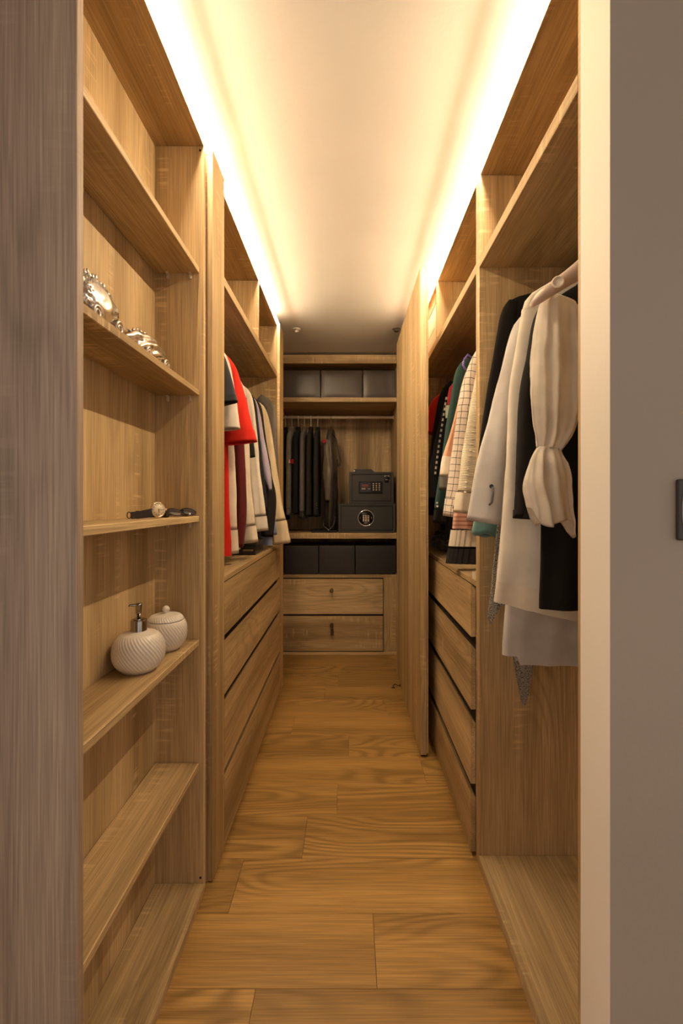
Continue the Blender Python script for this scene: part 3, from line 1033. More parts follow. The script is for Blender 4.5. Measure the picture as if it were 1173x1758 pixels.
tube('lock_rim', [(0.302 + 0.027 * math.cos(q), y - 0.005, 1.386 + 0.018 * math.sin(q)) for q in [PI * (1.0 + i / 12) for i in range(13)]], 0.0022, CHROME, d, 6)
box('lock_slot', 0.292, 0.316, y - 0.009, y - 0.0068, 1.380, 1.387, CHROME, d, bev=0.001)

t = thing('wallet', 'black folded wallet lying on top of the upper safe', 'wallet', (0.125, 3.65, 1.4452))
prism('cover', [(0.042, 1.4453), (0.042, 1.471), (0.182, 1.471), (0.212, 1.4453)], 1, 3.58, 3.70, BLACK_LEATHER, t)
box('clasp', 0.0395, 0.0505, 3.5765, 3.582, 1.452, 1.462, CHROME, t, bev=0.001)
t = thing('flat_case', 'flat black case on the shelf left of the wide safe', 'case', (-0.16, 3.65, 0.9595))
box('case_base', -0.30, -0.092, 3.545, 3.78, 0.9595, 0.968, BLACK_PLASTIC, t, bev=0.003)
box('case_lid', -0.298, -0.094, 3.547, 3.778, 0.9682, 0.977, BLACK_PLASTIC, t, bev=0.003)

# cartons in the upper right compartment
t = thing('carton', 'white and rust carton standing on the upper right shelf behind the partition', 'box', (0.56, 2.4, 2.0095))
box('carton_body', 0.447, 0.70, 2.27, 2.62, 2.0095, 2.222, PAPER_WHITE, t, bev=0.002)
box('carton_lid', 0.445, 0.702, 2.268, 2.622, 2.2222, 2.279, CARD_RED, t, bev=0.002)
box('carton_seam', 0.4462, 0.4468, 2.30, 2.60, 2.105, 2.109, BLACK_PLASTIC, t, bev=0)

# ------------------------------------------------------------------ hangers and garments
RACK = {
    'right': dict(o=lambda p: Vector((RX, p, ROD_Z)), f=Vector((-1, 0, 0)), b=Vector((0, 1, 0))),
    'left': dict(hd=0.03, o=lambda p: Vector((-RX, p, ROD_Z)), f=Vector((1, 0, 0)), b=Vector((0, 1, 0))),
    'back': dict(hd=0.055, drop=0.05, o=lambda p: Vector((p, BY, BZ)), f=Vector((0, -1, 0)), b=Vector((1, 0, 0))),
}


def catmull(keys, n):
    """Smooth interpolation through tuples."""
    K = [Vector(k) for k in keys] if len(keys[0]) <= 4 else [tuple(k) for k in keys]
    m = len(keys)
    seg = [0.0]
    for i in range(1, m):
        d = math.sqrt(sum((keys[i][q] - keys[i - 1][q]) ** 2 for q in range(2)))
        seg.append(seg[-1] + max(d, 1e-5))
    out = []
    for s in range(n):
        u = seg[-1] * s / (n - 1)
        i = 0
        while i < m - 2 and u > seg[i + 1]:
            i += 1
        tt = (u - seg[i]) / (seg[i + 1] - seg[i])
        p0 = keys[max(0, i - 1)]
        p1, p2 = keys[i], keys[i + 1]
        p3 = keys[min(m - 1, i + 2)]
        row = []
        for q in range(len(keys[0])):
            d1 = (p2[q] - p0[q]) * 0.5 if i > 0 else (p2[q] - p1[q])
            d2 = (p3[q] - p1[q]) * 0.5 if i < m - 2 else (p2[q] - p1[q])
            lo = 2 * abs(p2[q] - p1[q])
            d1 = max(-lo, min(lo, d1))
            d2 = max(-lo, min(lo, d2))
            h00 = 2 * tt ** 3 - 3 * tt ** 2 + 1
            h10 = tt ** 3 - 2 * tt ** 2 + tt
            h01 = -2 * tt ** 3 + 3 * tt ** 2
            h11 = tt ** 3 - tt ** 2
            row.append(h00 * p1[q] + h10 * d1 + h01 * p2[q] + h11 * d2)
        out.append(row)
    return out


class Garment:
    def __init__(self, name, label, cat, rack, pos, group, length):
        R = RACK[rack]
        self.o = R['o'](pos)
        self.f, self.b = R['f'], R['b']
        self.root = thing(name, label, cat, self.o + Vector((0, 0, -length)), group)
        self.seed = pos * 13.7 + (3.1 if rack == 'left' else 0.0)
        self.pos = pos
        self.drop = R.get('drop', 0.0)
        self.hd = R.get('hd', 0.0)
        self.cz = -0.080 if rack == 'left' else -0.056

    def W(self, f, b, z):
        return self.o + self.f * f + self.b * b + Vector((0, 0, z - self.drop))

    def crumple(self, p, amp, sc):
        sh = Vector((self.seed, 0.7 * self.seed, 0))
        v = noise.noise_vector(Vector((p.x * 30, p.y * 30, p.z * 5.5)) + sh)      # long hanging folds
        w = noise.noise_vector(Vector((p.x * 24, p.y * 24, p.z * 34)) + sh * 2)    # small wrinkles
        return p + (self.b * (v.x + 0.28 * w.x) + self.f * (v.y * 0.6 + 0.15 * w.y)) * amp * 1.5

    def body(self, keys, mat, name='body', folds=(7, 0.006), hem=None, rings=34, seg=72, crumple=0.004, z0=None, z1=None, skew=0.0, pleat=None):
        """keys: (dz, front, rear, half thickness) from neck to hem; z0/z1 cut a band out of the same shape."""
        rows = catmull([(k[0], k[1], k[2], k[3]) for k in keys], rings)
        if z0 is not None:
            rows = [r for r in rows if z1 <= r[0] <= z0]
        top, bot = keys[0][0], keys[-1][0]
        Rg, uvm, vl = [], [], []
        for (dz, ff, fr, t) in rows:
            rampv = min(1.0, max(0.0, (top - dz - 0.06) / max(0.2, (top - bot) * 0.8)))
            cf, w = (ff + fr) / 2, (ff - fr) / 2
            ring, us, acc = [], [0.0], 0.0
            prev = None
            for j in range(seg):
                th = 2 * PI * j / seg
                cs, sn = math.cos(th), math.sin(th)
                f = cf + w * math.copysign(abs(cs) ** 0.8, cs)
                b = t * math.copysign(abs(sn) ** 0.75, sn)
                amp = folds[1] * rampv
                wv = math.sin(folds[0] * th + self.seed) + 0.5 * math.sin(folds[0] * 1.7 * th + 2.1 * self.seed)
                b += amp * wv * (0.35 + 0.65 * abs(sn))
                f += amp * 0.6 * wv * abs(cs)
                if pleat:
                    b += pleat[1] * rampv * math.cos(pleat[0] * th) * (0.3 + 0.7 * abs(sn))
                    f += pleat[1] * rampv * math.cos(pleat[0] * th) * abs(cs)
                z = dz
                if hem and dz < bot + 0.45:
                    z = dz + hem(f) * ((bot + 0.45 - dz) / 0.45) ** 2
                p = self.W(f, b + skew * (dz / bot), z)
                if crumple:
                    p = self.crumple(p, crumple * (0.3 + rampv), 9.0)
                ring.append(p)
                if prev is not None:
                    acc += (p - prev).length
                    us.append(acc)
                prev = p
            us.append(acc + (ring[0] - prev).length)
            Rg.append(ring)
            uvm.append(us)
            vl.append(-dz)
        bm = bmesh.new()
        add_loft(bm, Rg, True, False, False, uvm, vl)
        return from_bm(name, bm, mat, self.root, True)

    def sleeve(self, keys, mat, name='sleeve', folds=(5, 0.004), t0=0.0, t1=1.0, rings=40, seg=40, grow=1.0, boff=0.0, cap=True, wav=0.0, crumple=0.004, label=None, bend=0.0, tail=0.0):
        """keys: (f, dz, in-plane radius, across radius); t0..t1 picks a stretch of it (cuffs)."""
        rows = catmull([tuple(k) for k in keys], rings)
        i0, i1 = int(round(t0 * (rings - 1))), int(round(t1 * (rings - 1)))
        Rg, uvm, vl, acc_v = [], [], [], 0.0
        for i in range(i0, i1 + 1):
            f, dz, ru, rv = rows[i]
            a = rows[max(0, i - 1)]
            c = rows[min(rings - 1, i + 1)]
            tx, tz = c[0] - a[0], c[1] - a[1]
            L = math.hypot(tx, tz) or 1
            nx, nz = -tz / L, tx / L
            if nx < 0:
                nx, nz = -nx, -nz
            u = i / (rings - 1)
            ring, us, acc, prev = [], [0.0], 0.0, None
            for j in range(seg):
                th = 2 * PI * j / seg
                cs, sn = math.cos(th), math.sin(th)
                wv = math.sin(folds[0] * th + self.seed + 1.3 * u) + 0.6 * math.sin(folds[0] * 1.6 * th - self.seed + 3 * u)
                k = 1 + folds[1] / max(0.012, rv) * wv * min(1, u * 4)
                e = ru * math.copysign(abs(cs) ** 0.85, cs) * grow
                g = rv * math.copysign(abs(sn) ** 0.85, sn) * grow * k
                z = dz + nz * e
                if wav and u > 0.6:
                    z += wav * math.sin(3 * th + self.seed) * ((u - 0.6) / 0.4) ** 1.5
                if tail and u > 0.4:
                    z -= tail * (0.5 - 0.5 * cs) * ((u - 0.4) / 0.6) ** 1.3
                p = self.W(f + nx * e, g + boff + bend * math.sin(PI * u), z)
                if crumple:
                    p = self.crumple(p, crumple * min(1, u * 3), 14.0)
                ring.append(p)
                if prev is not None:
                    acc += (p - prev).length
                    us.append(acc)
                prev = p
            us.append(acc + (ring[0] - prev).length)
            if Rg:
                acc_v += abs(rows[i][1] - rows[i - 1][1])
            Rg.append(ring)
            uvm.append(us)
            vl.append(acc_v)
        bm = bmesh.new()
        # turned-in hem at the open end, closed top inside the shoulder
        last = Rg[-1]
        cen = sum(last, Vector()) / seg
        Rg.append([p + (cen - p) * 0.10 + Vector((0, 0, 0.006)) for p in last])
        uvm.append(uvm[-1])
        vl.append(vl[-1] + 0.004)
        add_loft(bm, Rg, True, cap and t0 == 0.0, False, uvm, vl)
        o = from_bm(name, bm, mat, self.root, True)
        if label:
            o['label'] = label
        return o

    def collar(self, mat, r=0.06, h=0.026, z=None, rb=0.026):
        z = self.cz if z is None else z
        bm = bmesh.new()
        rings = []
        for (k, dz) in ((1.0, 0.0), (0.92, h), (1.02, h * 1.05), (1.18, h * 0.4), (1.22, h * 0.1)):
            rings.append([self.W(r * k * math.cos(2 * PI * j / 28), rb * k * math.sin(2 * PI * j / 28), z + dz - 0.012 * math.cos(2 * PI * j / 28)) for j in range(28)])
        add_loft(bm, rings)
        return from_bm('collar', bm, mat, self.root, True)

    def button(self, f, b, z, r, mat, name='button'):
        ax_ = (-self.b + self.f * 0.35).normalized()
        return lathe(name, [(0.0005, 0), (r, 0), (r, r * 0.25), (r * 0.75, r * 0.35), (r * 0.7, r * 0.22), (0.0005, r * 0.22)], self.W(f, b, z), mat, self.root, 16, ax_)

    def hanger(self, mat, label, sw=0.118, hook_mat=None, proto={}):
        """Hanger of this garment: its own thing, copied from one prototype per rack."""
        hd = self.hd
        key = (self.f.x, hd, round(sw, 3))
        if key not in proto:
            r = bpy.data.objects.new('clothes_hanger', None)
            r.empty_display_size = 0.03
            C.objects.link(r)
            bm = bmesh.new()
            rr = 0.0155
            pts = [self.f * (-rr) + Vector((0, 0, -0.004))]
            for i in range(13):
                q = PI - PI * 1.22 * i / 12
                pts.append(self.f * (rr * math.cos(q)) + Vector((0, 0, rr * math.sin(q))))
            pts += [self.f * 0.006 + Vector((0, 0, -0.019)), Vector((0, 0, -0.035)), Vector((0, 0, -0.064 - hd))]
            add_tube(bm, pts, 0.0028, 7)
            h = from_bm('hook', bm, None, None, True)
            h.parent = r
            bm = bmesh.new()
            pts = [self.f * (sw * u) + Vector((0, 0, -0.064 - hd - 0.080 * abs(u) ** 1.1)) for u in [-1 + 2 * i / 20 for i in range(21)]]
            add_tube(bm, pts, 0.0055, 8)
            add_tube(bm, [self.f * (sw * u) + Vector((0, 0, -0.144 - hd - 0.006 * (1 - u * u))) for u in (-1, -0.5, 0, 0.5, 1)], 0.0038, 6)
            s_ = from_bm('shoulder_bar', bm, None, None, True)
            s_.parent = r
            for c in (h, s_):
                c.data.materials.append(None)
                c.material_slots[0].link = 'OBJECT'
            proto[key] = [r, h, s_, True]
        r, h, s_, first = proto[key]
        if not first:
            r2 = r.copy()
            C.objects.link(r2)
            h2, s2 = h.copy(), s_.copy()
            for c in (h2, s2):
                C.objects.link(c)
                c.parent = r2
            r, h, s_ = r2, h2, s2
        proto[key][3] = False
        r.location = self.o
        h.material_slots[0].material = hook_mat or mat
        s_.material_slots[0].material = mat
        tag(r, label, 'hanger', 'clothes hangers')
        return r


NECK_Z = -0.052


def torso(sw, L, ff, fr=None, t=0.034, drop=0.135, th=None, neck=0.06):
    fr = ff if fr is None else fr
    th = th or t
    nt_ = min(0.026, t * 0.9)
    drop = max(drop, -NECK_Z + 0.07)
    return [(NECK_Z, neck, -neck, nt_), (NECK_Z - 0.023, neck + 0.03, -neck - 0.03, nt_ * 1.05), (-drop, sw, -sw, t * 0.8),
            (-drop - 0.10, sw + 0.012, -sw - 0.005, t), (-drop - 0.30, sw + (ff - sw) * 0.45, -sw - (fr - sw) * 0.45, t), (-L, ff, -fr, th)]


GR = 'clothes in the near right bay'
# --- near right bay, from the front
g = Garment('blouse', 'cream chiffon blouse with gathered ruffled sleeve and round shoulder button', 'blouse', 'right', 1.03, GR, 1.0)
g.body([(-0.052, 0.05, -0.06, 0.026), (-0.085, 0.085, -0.10, 0.03), (-0.16, 0.148, -0.2, 0.032), (-0.45, 0.150, -0.2, 0.036), (-0.78, 0.15, -0.22, 0.04)], CL['chiffon'], folds=(9, 0.006))
K = [(0.204, -0.240, 0.034, 0.013), (0.210, -0.262, 0.047, 0.024), (0.216, -0.34, 0.053, 0.034), (0.218, -0.44, 0.055, 0.036), (0.224, -0.53, 0.047, 0.032), (0.234, -0.592, 0.027, 0.018)]
g.sleeve(K, CL['chiffon'], folds=(9, 0.005), seg=120, crumple=0.007, rings=60)
g.sleeve([(0.234, -0.588, 0.026, 0.018), (0.238, -0.62, 0.040, 0.026), (0.238, -0.67, 0.050, 0.030), (0.228, -0.735, 0.053, 0.034)], CL['chiffon'], 'ruffle', folds=(7, 0.007), seg=140, wav=0.016, crumple=0.009, cap=False, tail=0.055)
# shoulder tab with its large button
bm = bmesh.new()
pts = catmull([(0.287, -0.272), (0.262, -0.252), (0.234, -0.232), (0.205, -0.213), (0.176, -0.194), (0.11, -0.145)], 14)
rings = []
for i, (f, z) in enumerate(pts):
    w = (0.006, 0.011, 0.013, 0.014, 0.015, 0.016, 0.017, 0.019, 0.021, 0.023, 0.024, 0.025, 0.026, 0.026)[i]
    rings.append([g.W(f + 0.55 * w * math.cos(q), -0.036 + 0.016 * math.sin(q), z + 0.85 * w * math.cos(q) + 0.004) for q in [2 * PI * j / 16 for j in range(16)]])
add_loft(bm, rings, True, True, True)
from_bm('shoulder_tab', bm, CL['rose_beige'], g.root, True)
g.button(0.238, -0.0530, -0.229, 0.0135, CL['ivory'])
g.hanger(HANGER_ROSE, 'rose padded hanger carrying the cream chiffon blouse', sw=0.12)

g = Garment('dress', 'long black dress with three-quarter sleeve beside the chiffon blouse', 'dress', 'right', 1.13, GR, 1.0)
g.body([(-0.085, 0.035, -0.035, 0.02), (-0.105, 0.06, -0.06, 0.022), (-0.16, 0.12, -0.12, 0.024), (-0.215, 0.186, -0.186, 0.026), (-0.36, 0.197, -0.195, 0.030), (-0.55, 0.202, -0.21, 0.030), (-0.985, 0.213, -0.24, 0.030)], CL['black'], folds=(5, 0.005))
g.sleeve([(0.170, -0.205, 0.026, 0.022), (0.196, -0.25, 0.031, 0.026), (0.212, -0.34, 0.033, 0.028), (0.230, -0.46, 0.034, 0.028), (0.236, -0.60, 0.034, 0.028), (0.243, -0.755, 0.035, 0.028)], CL['black'], folds=(3, 0.002))
g.sleeve([(0.2422, -0.735, 0.0362, 0.0292), (0.2432, -0.757, 0.0362, 0.0292)], CL['black2'], 'cuff', folds=(3, 0.001), cap=False, rings=4, crumple=0)
g.hanger(HANGER_DARK, 'dark hanger carrying the long black dress', sw=0.055)

g = Garment('coat', 'long cream coat with a flared banded hem between black dress and grey coat', 'coat', 'right', 1.225, GR, 1.0)
kk = [(-0.052, 0.06, -0.06, 0.026), (-0.075, 0.09, -0.09, 0.028), (-0.145, 0.205, -0.2, 0.027), (-0.19, 0.222, -0.21, 0.030), (-0.30, 0.240, -0.22, 0.034),
      (-0.40, 0.256, -0.23, 0.036), (-0.54, 0.264, -0.24, 0.038), (-0.70, 0.274, -0.25, 0.04), (-0.955, 0.298, -0.25, 0.040), (-0.987, 0.302, -0.25, 0.041)]
hemc = lambda f: -0.055 * max(0, (0.30 - f)) / 0.25 if f > 0 else -0.066
g.body(kk, CL['ivory'], folds=(5, 0.004), hem=hemc, z0=0, z1=-0.945)
g.body([(a, b_ + 0.001, c - 0.001, d + 0.001) for a, b_, c, d in kk], CL['cream'], 'hem_band', folds=(5, 0.004), hem=hemc, z0=-0.925, z1=-2, rings=60)
g.body([(a, b_ + 0.0012, c - 0.0012, d + 0.0012) for a, b_, c, d in kk], CL['cream'], 'shoulder_seam', folds=(5, 0.004), z0=-0.176, z1=-0.187, rings=240)
g.hanger(HANGER_ROSE, 'rose hanger carrying the long cream coat')

g = Garment('coat', 'long pale grey coat whose buttoned cuff hangs out of the bay', 'coat', 'right', 1.308, GR, 1.18)
g.body([(-0.055, 0.05, -0.05, 0.018), (-0.082, 0.085, -0.085, 0.020), (-0.135, 0.140, -0.140, 0.021), (-0.195, 0.180, -0.18, 0.022), (-0.34, 0.192, -0.195, 0.024), (-0.60, 0.215, -0.22, 0.024), (-1.165, 0.246, -0.25, 0.024)], CL['grey'], folds=(4, 0.004), hem=lambda f: -0.025 if f < 0.2 else 0.0)
SK = [(0.152, -0.165, 0.022, 0.020), (0.184, -0.205, 0.031, 0.025), (0.208, -0.32, 0.040, 0.029), (0.235, -0.45, 0.046, 0.032), (0.266, -0.59, 0.051, 0.033), (0.297, -0.775, 0.055, 0.033)]
g.sleeve(SK, CL['grey'], folds=(3, 0.003), seg=56)
tube('cuff_tab', [g.W(0.288, -0.041, -0.672), g.W(0.288, -0.043, -0.69), g.W(0.292, -0.043, -0.715), g.W(0.299, -0.042, -0.722)], 0.0035, CL['midgrey'], g.root, 7)
g.button(0.291, -0.0395, -0.668, 0.006, HANGER_DARK)
g.hanger(HANGER_ROSE, 'rose hanger carrying the pale grey coat')

g = Garment('cardigan', 'grey tweed cardigan with drooping hem points below the grey coat', 'cardigan', 'right', 1.366, GR, 1.35)
tip = lambda f: (-0.315 * max(0, 1 - abs((f - 0.160) / 0.052) ** 1.35) - 0.06 * max(0, 1 - abs(f - 0.262) / 0.03))
g.body(torso(0.15, 1.03, 0.272, 0.25, 0.011, th=0.010, drop=0.20), CL['tweed'], folds=(5, 0.001), hem=tip, seg=260, crumple=0.001)
g.hanger(HANGER_DARK, 'dark hanger carrying the tweed cardigan', sw=0.085)

g = Garment('shirt', 'teal top showing its cuff under the pale grey coat sleeve', 'shirt', 'right', 1.402, GR, 0.9)
g.body(torso(0.145, 0.86, 0.185, 0.19, 0.009, drop=0.20), CL['teal'], folds=(5, 0.001), crumple=0.001)
g.sleeve([(0.125, -0.20, 0.018, 0.009), (0.142, -0.26, 0.026, 0.010), (0.163, -0.35, 0.032, 0.011), (0.196, -0.47, 0.036, 0.012), (0.230, -0.62, 0.040, 0.012), (0.268, -0.82, 0.044, 0.012)], CL['teal'], folds=(4, 0.001), wav=0.006, crumple=0.001)
g.hanger(HANGER_DARK, 'dark hanger carrying the teal top', sw=0.085)

g = Garment('jacket', 'black jacket hung last against the oak side panel', 'jacket', 'right', 1.434, GR, 0.9)
g.body([(-0.03, 0.07, -0.07, 0.015), (-0.045, 0.14, -0.14, 0.016), (-0.062, 0.178, -0.178, 0.017), (-0.11, 0.196, -0.19, 0.018), (-0.3, 0.20, -0.19, 0.015), (-0.85, 0.20, -0.2, 0.015)], CL['black'], folds=(4, 0.002), crumple=0.001)
g.sleeve([(0.165, -0.065, 0.018, 0.012), (0.178, -0.11, 0.030, 0.015), (0.199, -0.26, 0.036, 0.014), (0.221, -0.40, 0.038, 0.014), (0.242, -0.56, 0.038, 0.014), (0.255, -0.72, 0.038, 0.014)], CL['black'], folds=(3, 0.001), crumple=0.001)
g.hanger(HANGER_DARK, 'dark hanger carrying the black jacket by the side panel')

# --- far right bay
GF = 'clothes in the far right bay'


def slv(end_f, end_z, ru, rv=0.028, s0=0.17, z0=-0.13, bow=0.35):
    """Plain sleeve from shoulder to cuff."""
    out = []
    for i, u in enumerate((0, 0.12, 0.35, 0.6, 0.8, 1.0)):
        f = s0 + (end_f - s0) * (u ** (1 - bow) if u > 0 else 0)
        z = z0 + (end_z - z0) * u
        out.append((f, z, ru * (0.6 + 0.4 * min(1, u * 2.5)), rv * (0.7 + 0.3 * min(1, u * 2.5))))
    return out


g = Garment('cardigan', 'cream ribbed knit cardigan next to the checked shirt', 'cardigan', 'right', 1.645, GF, 0.9)
g.body(torso(0.185, 0.80, 0.20, 0.21, 0.03), CL['knit'], folds=(6, 0.004))
K = [(0.16, -0.13, 0.026, 0.024), (0.185, -0.20, 0.032, 0.028), (0.213, -0.36, 0.036, 0.030), (0.240, -0.54, 0.037, 0.031), (0.260, -0.70, 0.037, 0.031), (0.267, -0.755, 0.037, 0.031)]
g.sleeve(K, CL['knit'], folds=(5, 0.003), t1=0.88)
g.sleeve([(a, b_, c + 0.006, d + 0.006) for a, b_, c, d in K], CL['cream'], 'cuff', folds=(4, 0.004), t0=0.86, cap=False)
bm = bmesh.new()
for i in range(18):
    u = 0.30 + 0.58 * i / 17
    fz = catmull(K, 101)[int(u * 100)]
    add_tube(bm, [g.W(fz[0] + 0.012, -fz[3] - 0.001, fz[1]), g.W(fz[0] + 0.022, -fz[3] + 0.002, fz[1] + 0.004)], 0.0024, 5)
o = from_bm('crochet_edging', bm, CL['ivory'], g.root, True)
tube('tie', [g.W(0.205, -0.036, -0.47), g.W(0.222, -0.045, -0.50), g.W(0.226, -0.044, -0.54), g.W(0.215, -0.046, -0.555), g.W(0.20, -0.044, -0.54)], 0.006, CL['cream'], g.root, 8)
g.hanger(HANGER_WHITE, 'white hanger carrying the cream knit cardigan')

g = Garment('dress', 'sleeveless pink dress with cream pleats and a dark pleated hem over the counter', 'dress', 'right', 1.735, GF, 0.955)
kk = [(-0.052, 0.06, -0.06, 0.024), (-0.075, 0.09, -0.09, 0.026), (-0.135, 0.16, -0.16, 0.026), (-0.40, 0.19, -0.18, 0.030), (-0.70, 0.26, -0.22, 0.036), (-0.765, 0.290, -0.24, 0.038), (-0.83, 0.298, -0.25, 0.04), (-0.952, 0.318, -0.26, 0.045)]
g.body(kk, CL['pink'], 'bodice', folds=(4, 0.003), z0=0, z1=-0.826, rings=80, seg=150)
g.body(kk, CL['cream'], 'pleated_skirt', folds=(4, 0.0), z0=-0.815, z1=-0.892, rings=120, seg=264, pleat=(44, 0.0028), crumple=0)
g.body(kk, CL['charcoal'], 'pleated_hem', folds=(4, 0.0), z0=-0.885, z1=-2, rings=120, seg=264, pleat=(44, 0.0028), crumple=0)
g.hanger(HANGER_WHITE, 'white hanger carrying the pink pleated dress')

g = Garment('shirt', 'cream shirt with black window-pane checks on a hanger', 'shirt', 'right', 1.83, GF, 0.9)
g.body(torso(0.180, 0.86, 0.21, 0.21, 0.034, drop=0.11), CL['plaid'], folds=(5, 0.005))
K = [(0.12, -0.075, 0.028, 0.022), (0.152, -0.115, 0.034, 0.026), (0.192, -0.24, 0.040, 0.030), (0.217, -0.40, 0.042, 0.032), (0.241, -0.59, 0.042, 0.033), (0.266, -0.775, 0.043, 0.034)]
g.sleeve(K, CL['plaid'], folds=(3, 0.004))
g.sleeve([(a, b_, c + 0.002, d + 0.002) for a, b_, c, d in K], CL['plaid'], 'cuff', folds=(3, 0.003), t0=0.89, cap=False)
g.button(0.274, -0.0385, -0.735, 0.006, HANGER_DARK)
g.hanger(HANGER_WHITE, 'white hanger carrying the checked shirt')

g = Garment('cardigan', 'peach cardigan with cream and grey banded sleeve end', 'cardigan', 'right', 1.925, GF, 0.9)
g.body(torso(0.18, 0.80, 0.20, 0.21, 0.028), CL['peach'], folds=(5, 0.004))
K = [(0.160, -0.11, 0.014, 0.02), (0.190, -0.20, 0.017, 0.023), (0.237, -0.40, 0.018, 0.024), (0.274, -0.533, 0.020, 0.024), (0.287, -0.66, 0.020, 0.024)]
g.sleeve(K, CL['peach'], folds=(3, 0.003), t1=0.76)
g.sleeve(K, CL['cream'], 'sleeve_band', folds=(3, 0.003), t0=0.755, t1=0.885, cap=False, grow=1.04, label='cream sleeve band')
g.sleeve(K, CL['midgrey'], 'sleeve_band', folds=(3, 0.003), t0=0.88, cap=False, grow=1.0, label='grey sleeve band')
g.hanger(HANGER_PURPLE, 'purple hanger looped above the dark green jacket')
tube('hanger_loop', [g.W(0.165, -0.01, -0.09), g.W(0.185, -0.01, -0.075), g.W(0.20, -0.01, -0.095), g.W(0.205, -0.01, -0.12), g.W(0.195, -0.01, -0.14)], 0.005, HANGER_PURPLE, None, 8)
hl = bpy.data.objects['hanger_loop']
g2h = [o for o in bpy.data.objects if o.get('label') == 'purple hanger looped above the dark green jacket'][0]
for v in hl.data.vertices:
    v.co -= g2h.location
hl.parent = g2h

g = Garment('jacket', 'dark green jacket with black cuff band beside the peach cardigan', 'jacket', 'right', 2.015, GF, 0.9)
g.body(torso(0.185, 0.80, 0.215, 0.21, 0.034, drop=0.115), CL['green'], folds=(4, 0.004))
K = [(0.145, -0.075, 0.028, 0.024), (0.182, -0.13, 0.034, 0.028), (0.208, -0.28, 0.034, 0.030), (0.230, -0.43, 0.034, 0.030), (0.258, -0.62, 0.035, 0.031), (0.285, -0.81, 0.035, 0.031)]
g.sleeve(K, CL['green'], folds=(3, 0.003), t1=0.93)
g.sleeve(K, CL['black'], 'cuff', folds=(3, 0.003), t0=0.925, cap=False)
g.button(0.305, -0.036, -0.715, 0.005, CHROME)
g.button(0.304, -0.036, -0.73, 0.005, CHROME)
g.hanger(HANGER_TAN, 'tan hanger carrying the dark green jacket')

g = Garment('shirt', 'crimson top with pale neck label behind the dark green jacket', 'shirt', 'right', 2.10, GF, 0.9)
g.body([(-0.05, 0.06, -0.06, 0.024), (-0.08, 0.11, -0.10, 0.026), (-0.17, 0.225, -0.16, 0.026), (-0.26, 0.232, -0.17, 0.028), (-0.33, 0.21, -0.17, 0.028), (-0.7, 0.20, -0.18, 0.028)], CL['crimson'], folds=(4, 0.003))
box('neck_label', 0.452, 0.478, 2.066, 2.069, 1.595, 1.655, CL['mint'], g.root, bev=0.0005)
g.hanger(HANGER_WHITE, 'white hanger carrying the crimson top')

g = Garment('cardigan', 'black cardigan with black and white dashed edging', 'cardigan', 'right', 2.20, GF, 0.95)
g.body(torso(0.185, 0.90, 0.22, 0.21, 0.034), CL['black'], folds=(4, 0.004))
K = slv(0.288, -0.70, 0.034, 0.032, bow=0.2)
g.sleeve(K, CL['black2'], folds=(3, 0.003))
K2 = [(0.222, -0.20, 0.005, 0.004), (0.235, -0.28, 0.005, 0.004), (0.257, -0.42, 0.005, 0.004), (0.272, -0.53, 0.005, 0.004), (0.278, -0.58, 0.005, 0.004)]
g.sleeve(K2, CL['trim'], 'edging', folds=(2, 0.0), boff=-0.0375, seg=10, crumple=0)
g.hanger(HANGER_WHITE, 'white hanger carrying the black cardigan with dashed edging')

g = Garment('jacket', 'plain black jacket deep in the far right bay', 'jacket', 'right', 2.31, GF, 0.95)
g.body(torso(0.19, 0.86, 0.22, 0.21, 0.034), CL['black'], folds=(4, 0.004))
g.sleeve([(0.15, -0.10, 0.03, 0.024), (0.19, -0.16, 0.036, 0.028), (0.225, -0.35, 0.036, 0.03), (0.25, -0.56, 0.036, 0.03), (0.268, -0.78, 0.036, 0.03)], CL['black'], folds=(3, 0.003))
g.hanger(HANGER_DARK, 'dark hanger carrying the plain black jacket')

g = Garment('shirt', 'bright red top deepest in the far right bay', 'shirt', 'right', 2.41, GF, 0.9)
g.body(torso(0.185, 0.80, 0.21, 0.21, 0.03), CL['red'], folds=(4, 0.004))
g.sleeve([(0.16, -0.13, 0.03, 0.024), (0.21, -0.18, 0.04, 0.028), (0.245, -0.26, 0.045, 0.03), (0.275, -0.33, 0.05, 0.03)], CL['red'], folds=(3, 0.003))
g.hanger(HANGER_DARK, 'dark hanger carrying the bright red top')

t = thing('duffel_bag', 'dark camouflage bag on the counter behind the pleated dress', 'bag', (0.62, 2.40, 0.9362))
bm = bmesh.new()
rings = []
for i in range(13):
    u = i / 12
    e = math.sin(PI * (0.08 + 0.84 * u)) ** 0.45
    rings.append([(0.62 + 0.175 * e * math.copysign(abs(math.cos(q)) ** 0.7, math.cos(q)), 2.30 + 0.22 * u, 0.9362 + 0.053 + 0.052 * e * math.copysign(abs(math.sin(q)) ** 0.7, math.sin(q))) for q in [2 * PI * j / 28 for j in range(28)]])
add_loft(bm, rings, True, True, True)
from_bm('bag_body', bm, CL['camo'], t, True)
tube('handle', [(0.52, 2.36, 1.025), (0.49, 2.37, 1.040), (0.47, 2.41, 1.030), (0.49, 2.45, 1.040), (0.52, 2.46, 1.025)], 0.006, BLACK_LEATHER, t)
t = thing('rolled_belt', 'small cream rolled belt on the counter by the right partition', 'belt', (0.457, 1.545, 0.9362))
bm = bmesh.new()
pts = [(0.457 + (0.004 + 0.0013 * i / 3) * math.cos(i / 3), 1.545 + (0.004 + 0.0013 * i / 3) * math.sin(i / 3)) for i in range(58)]
rings = [[(x - 0.0012, y_, 0.9363), (x + 0.0012, y_, 0.9363), (x + 0.0012, y_, 0.9363 + 0.024), (x - 0.0012, y_, 0.9363 + 0.024)] for x, y_ in pts]
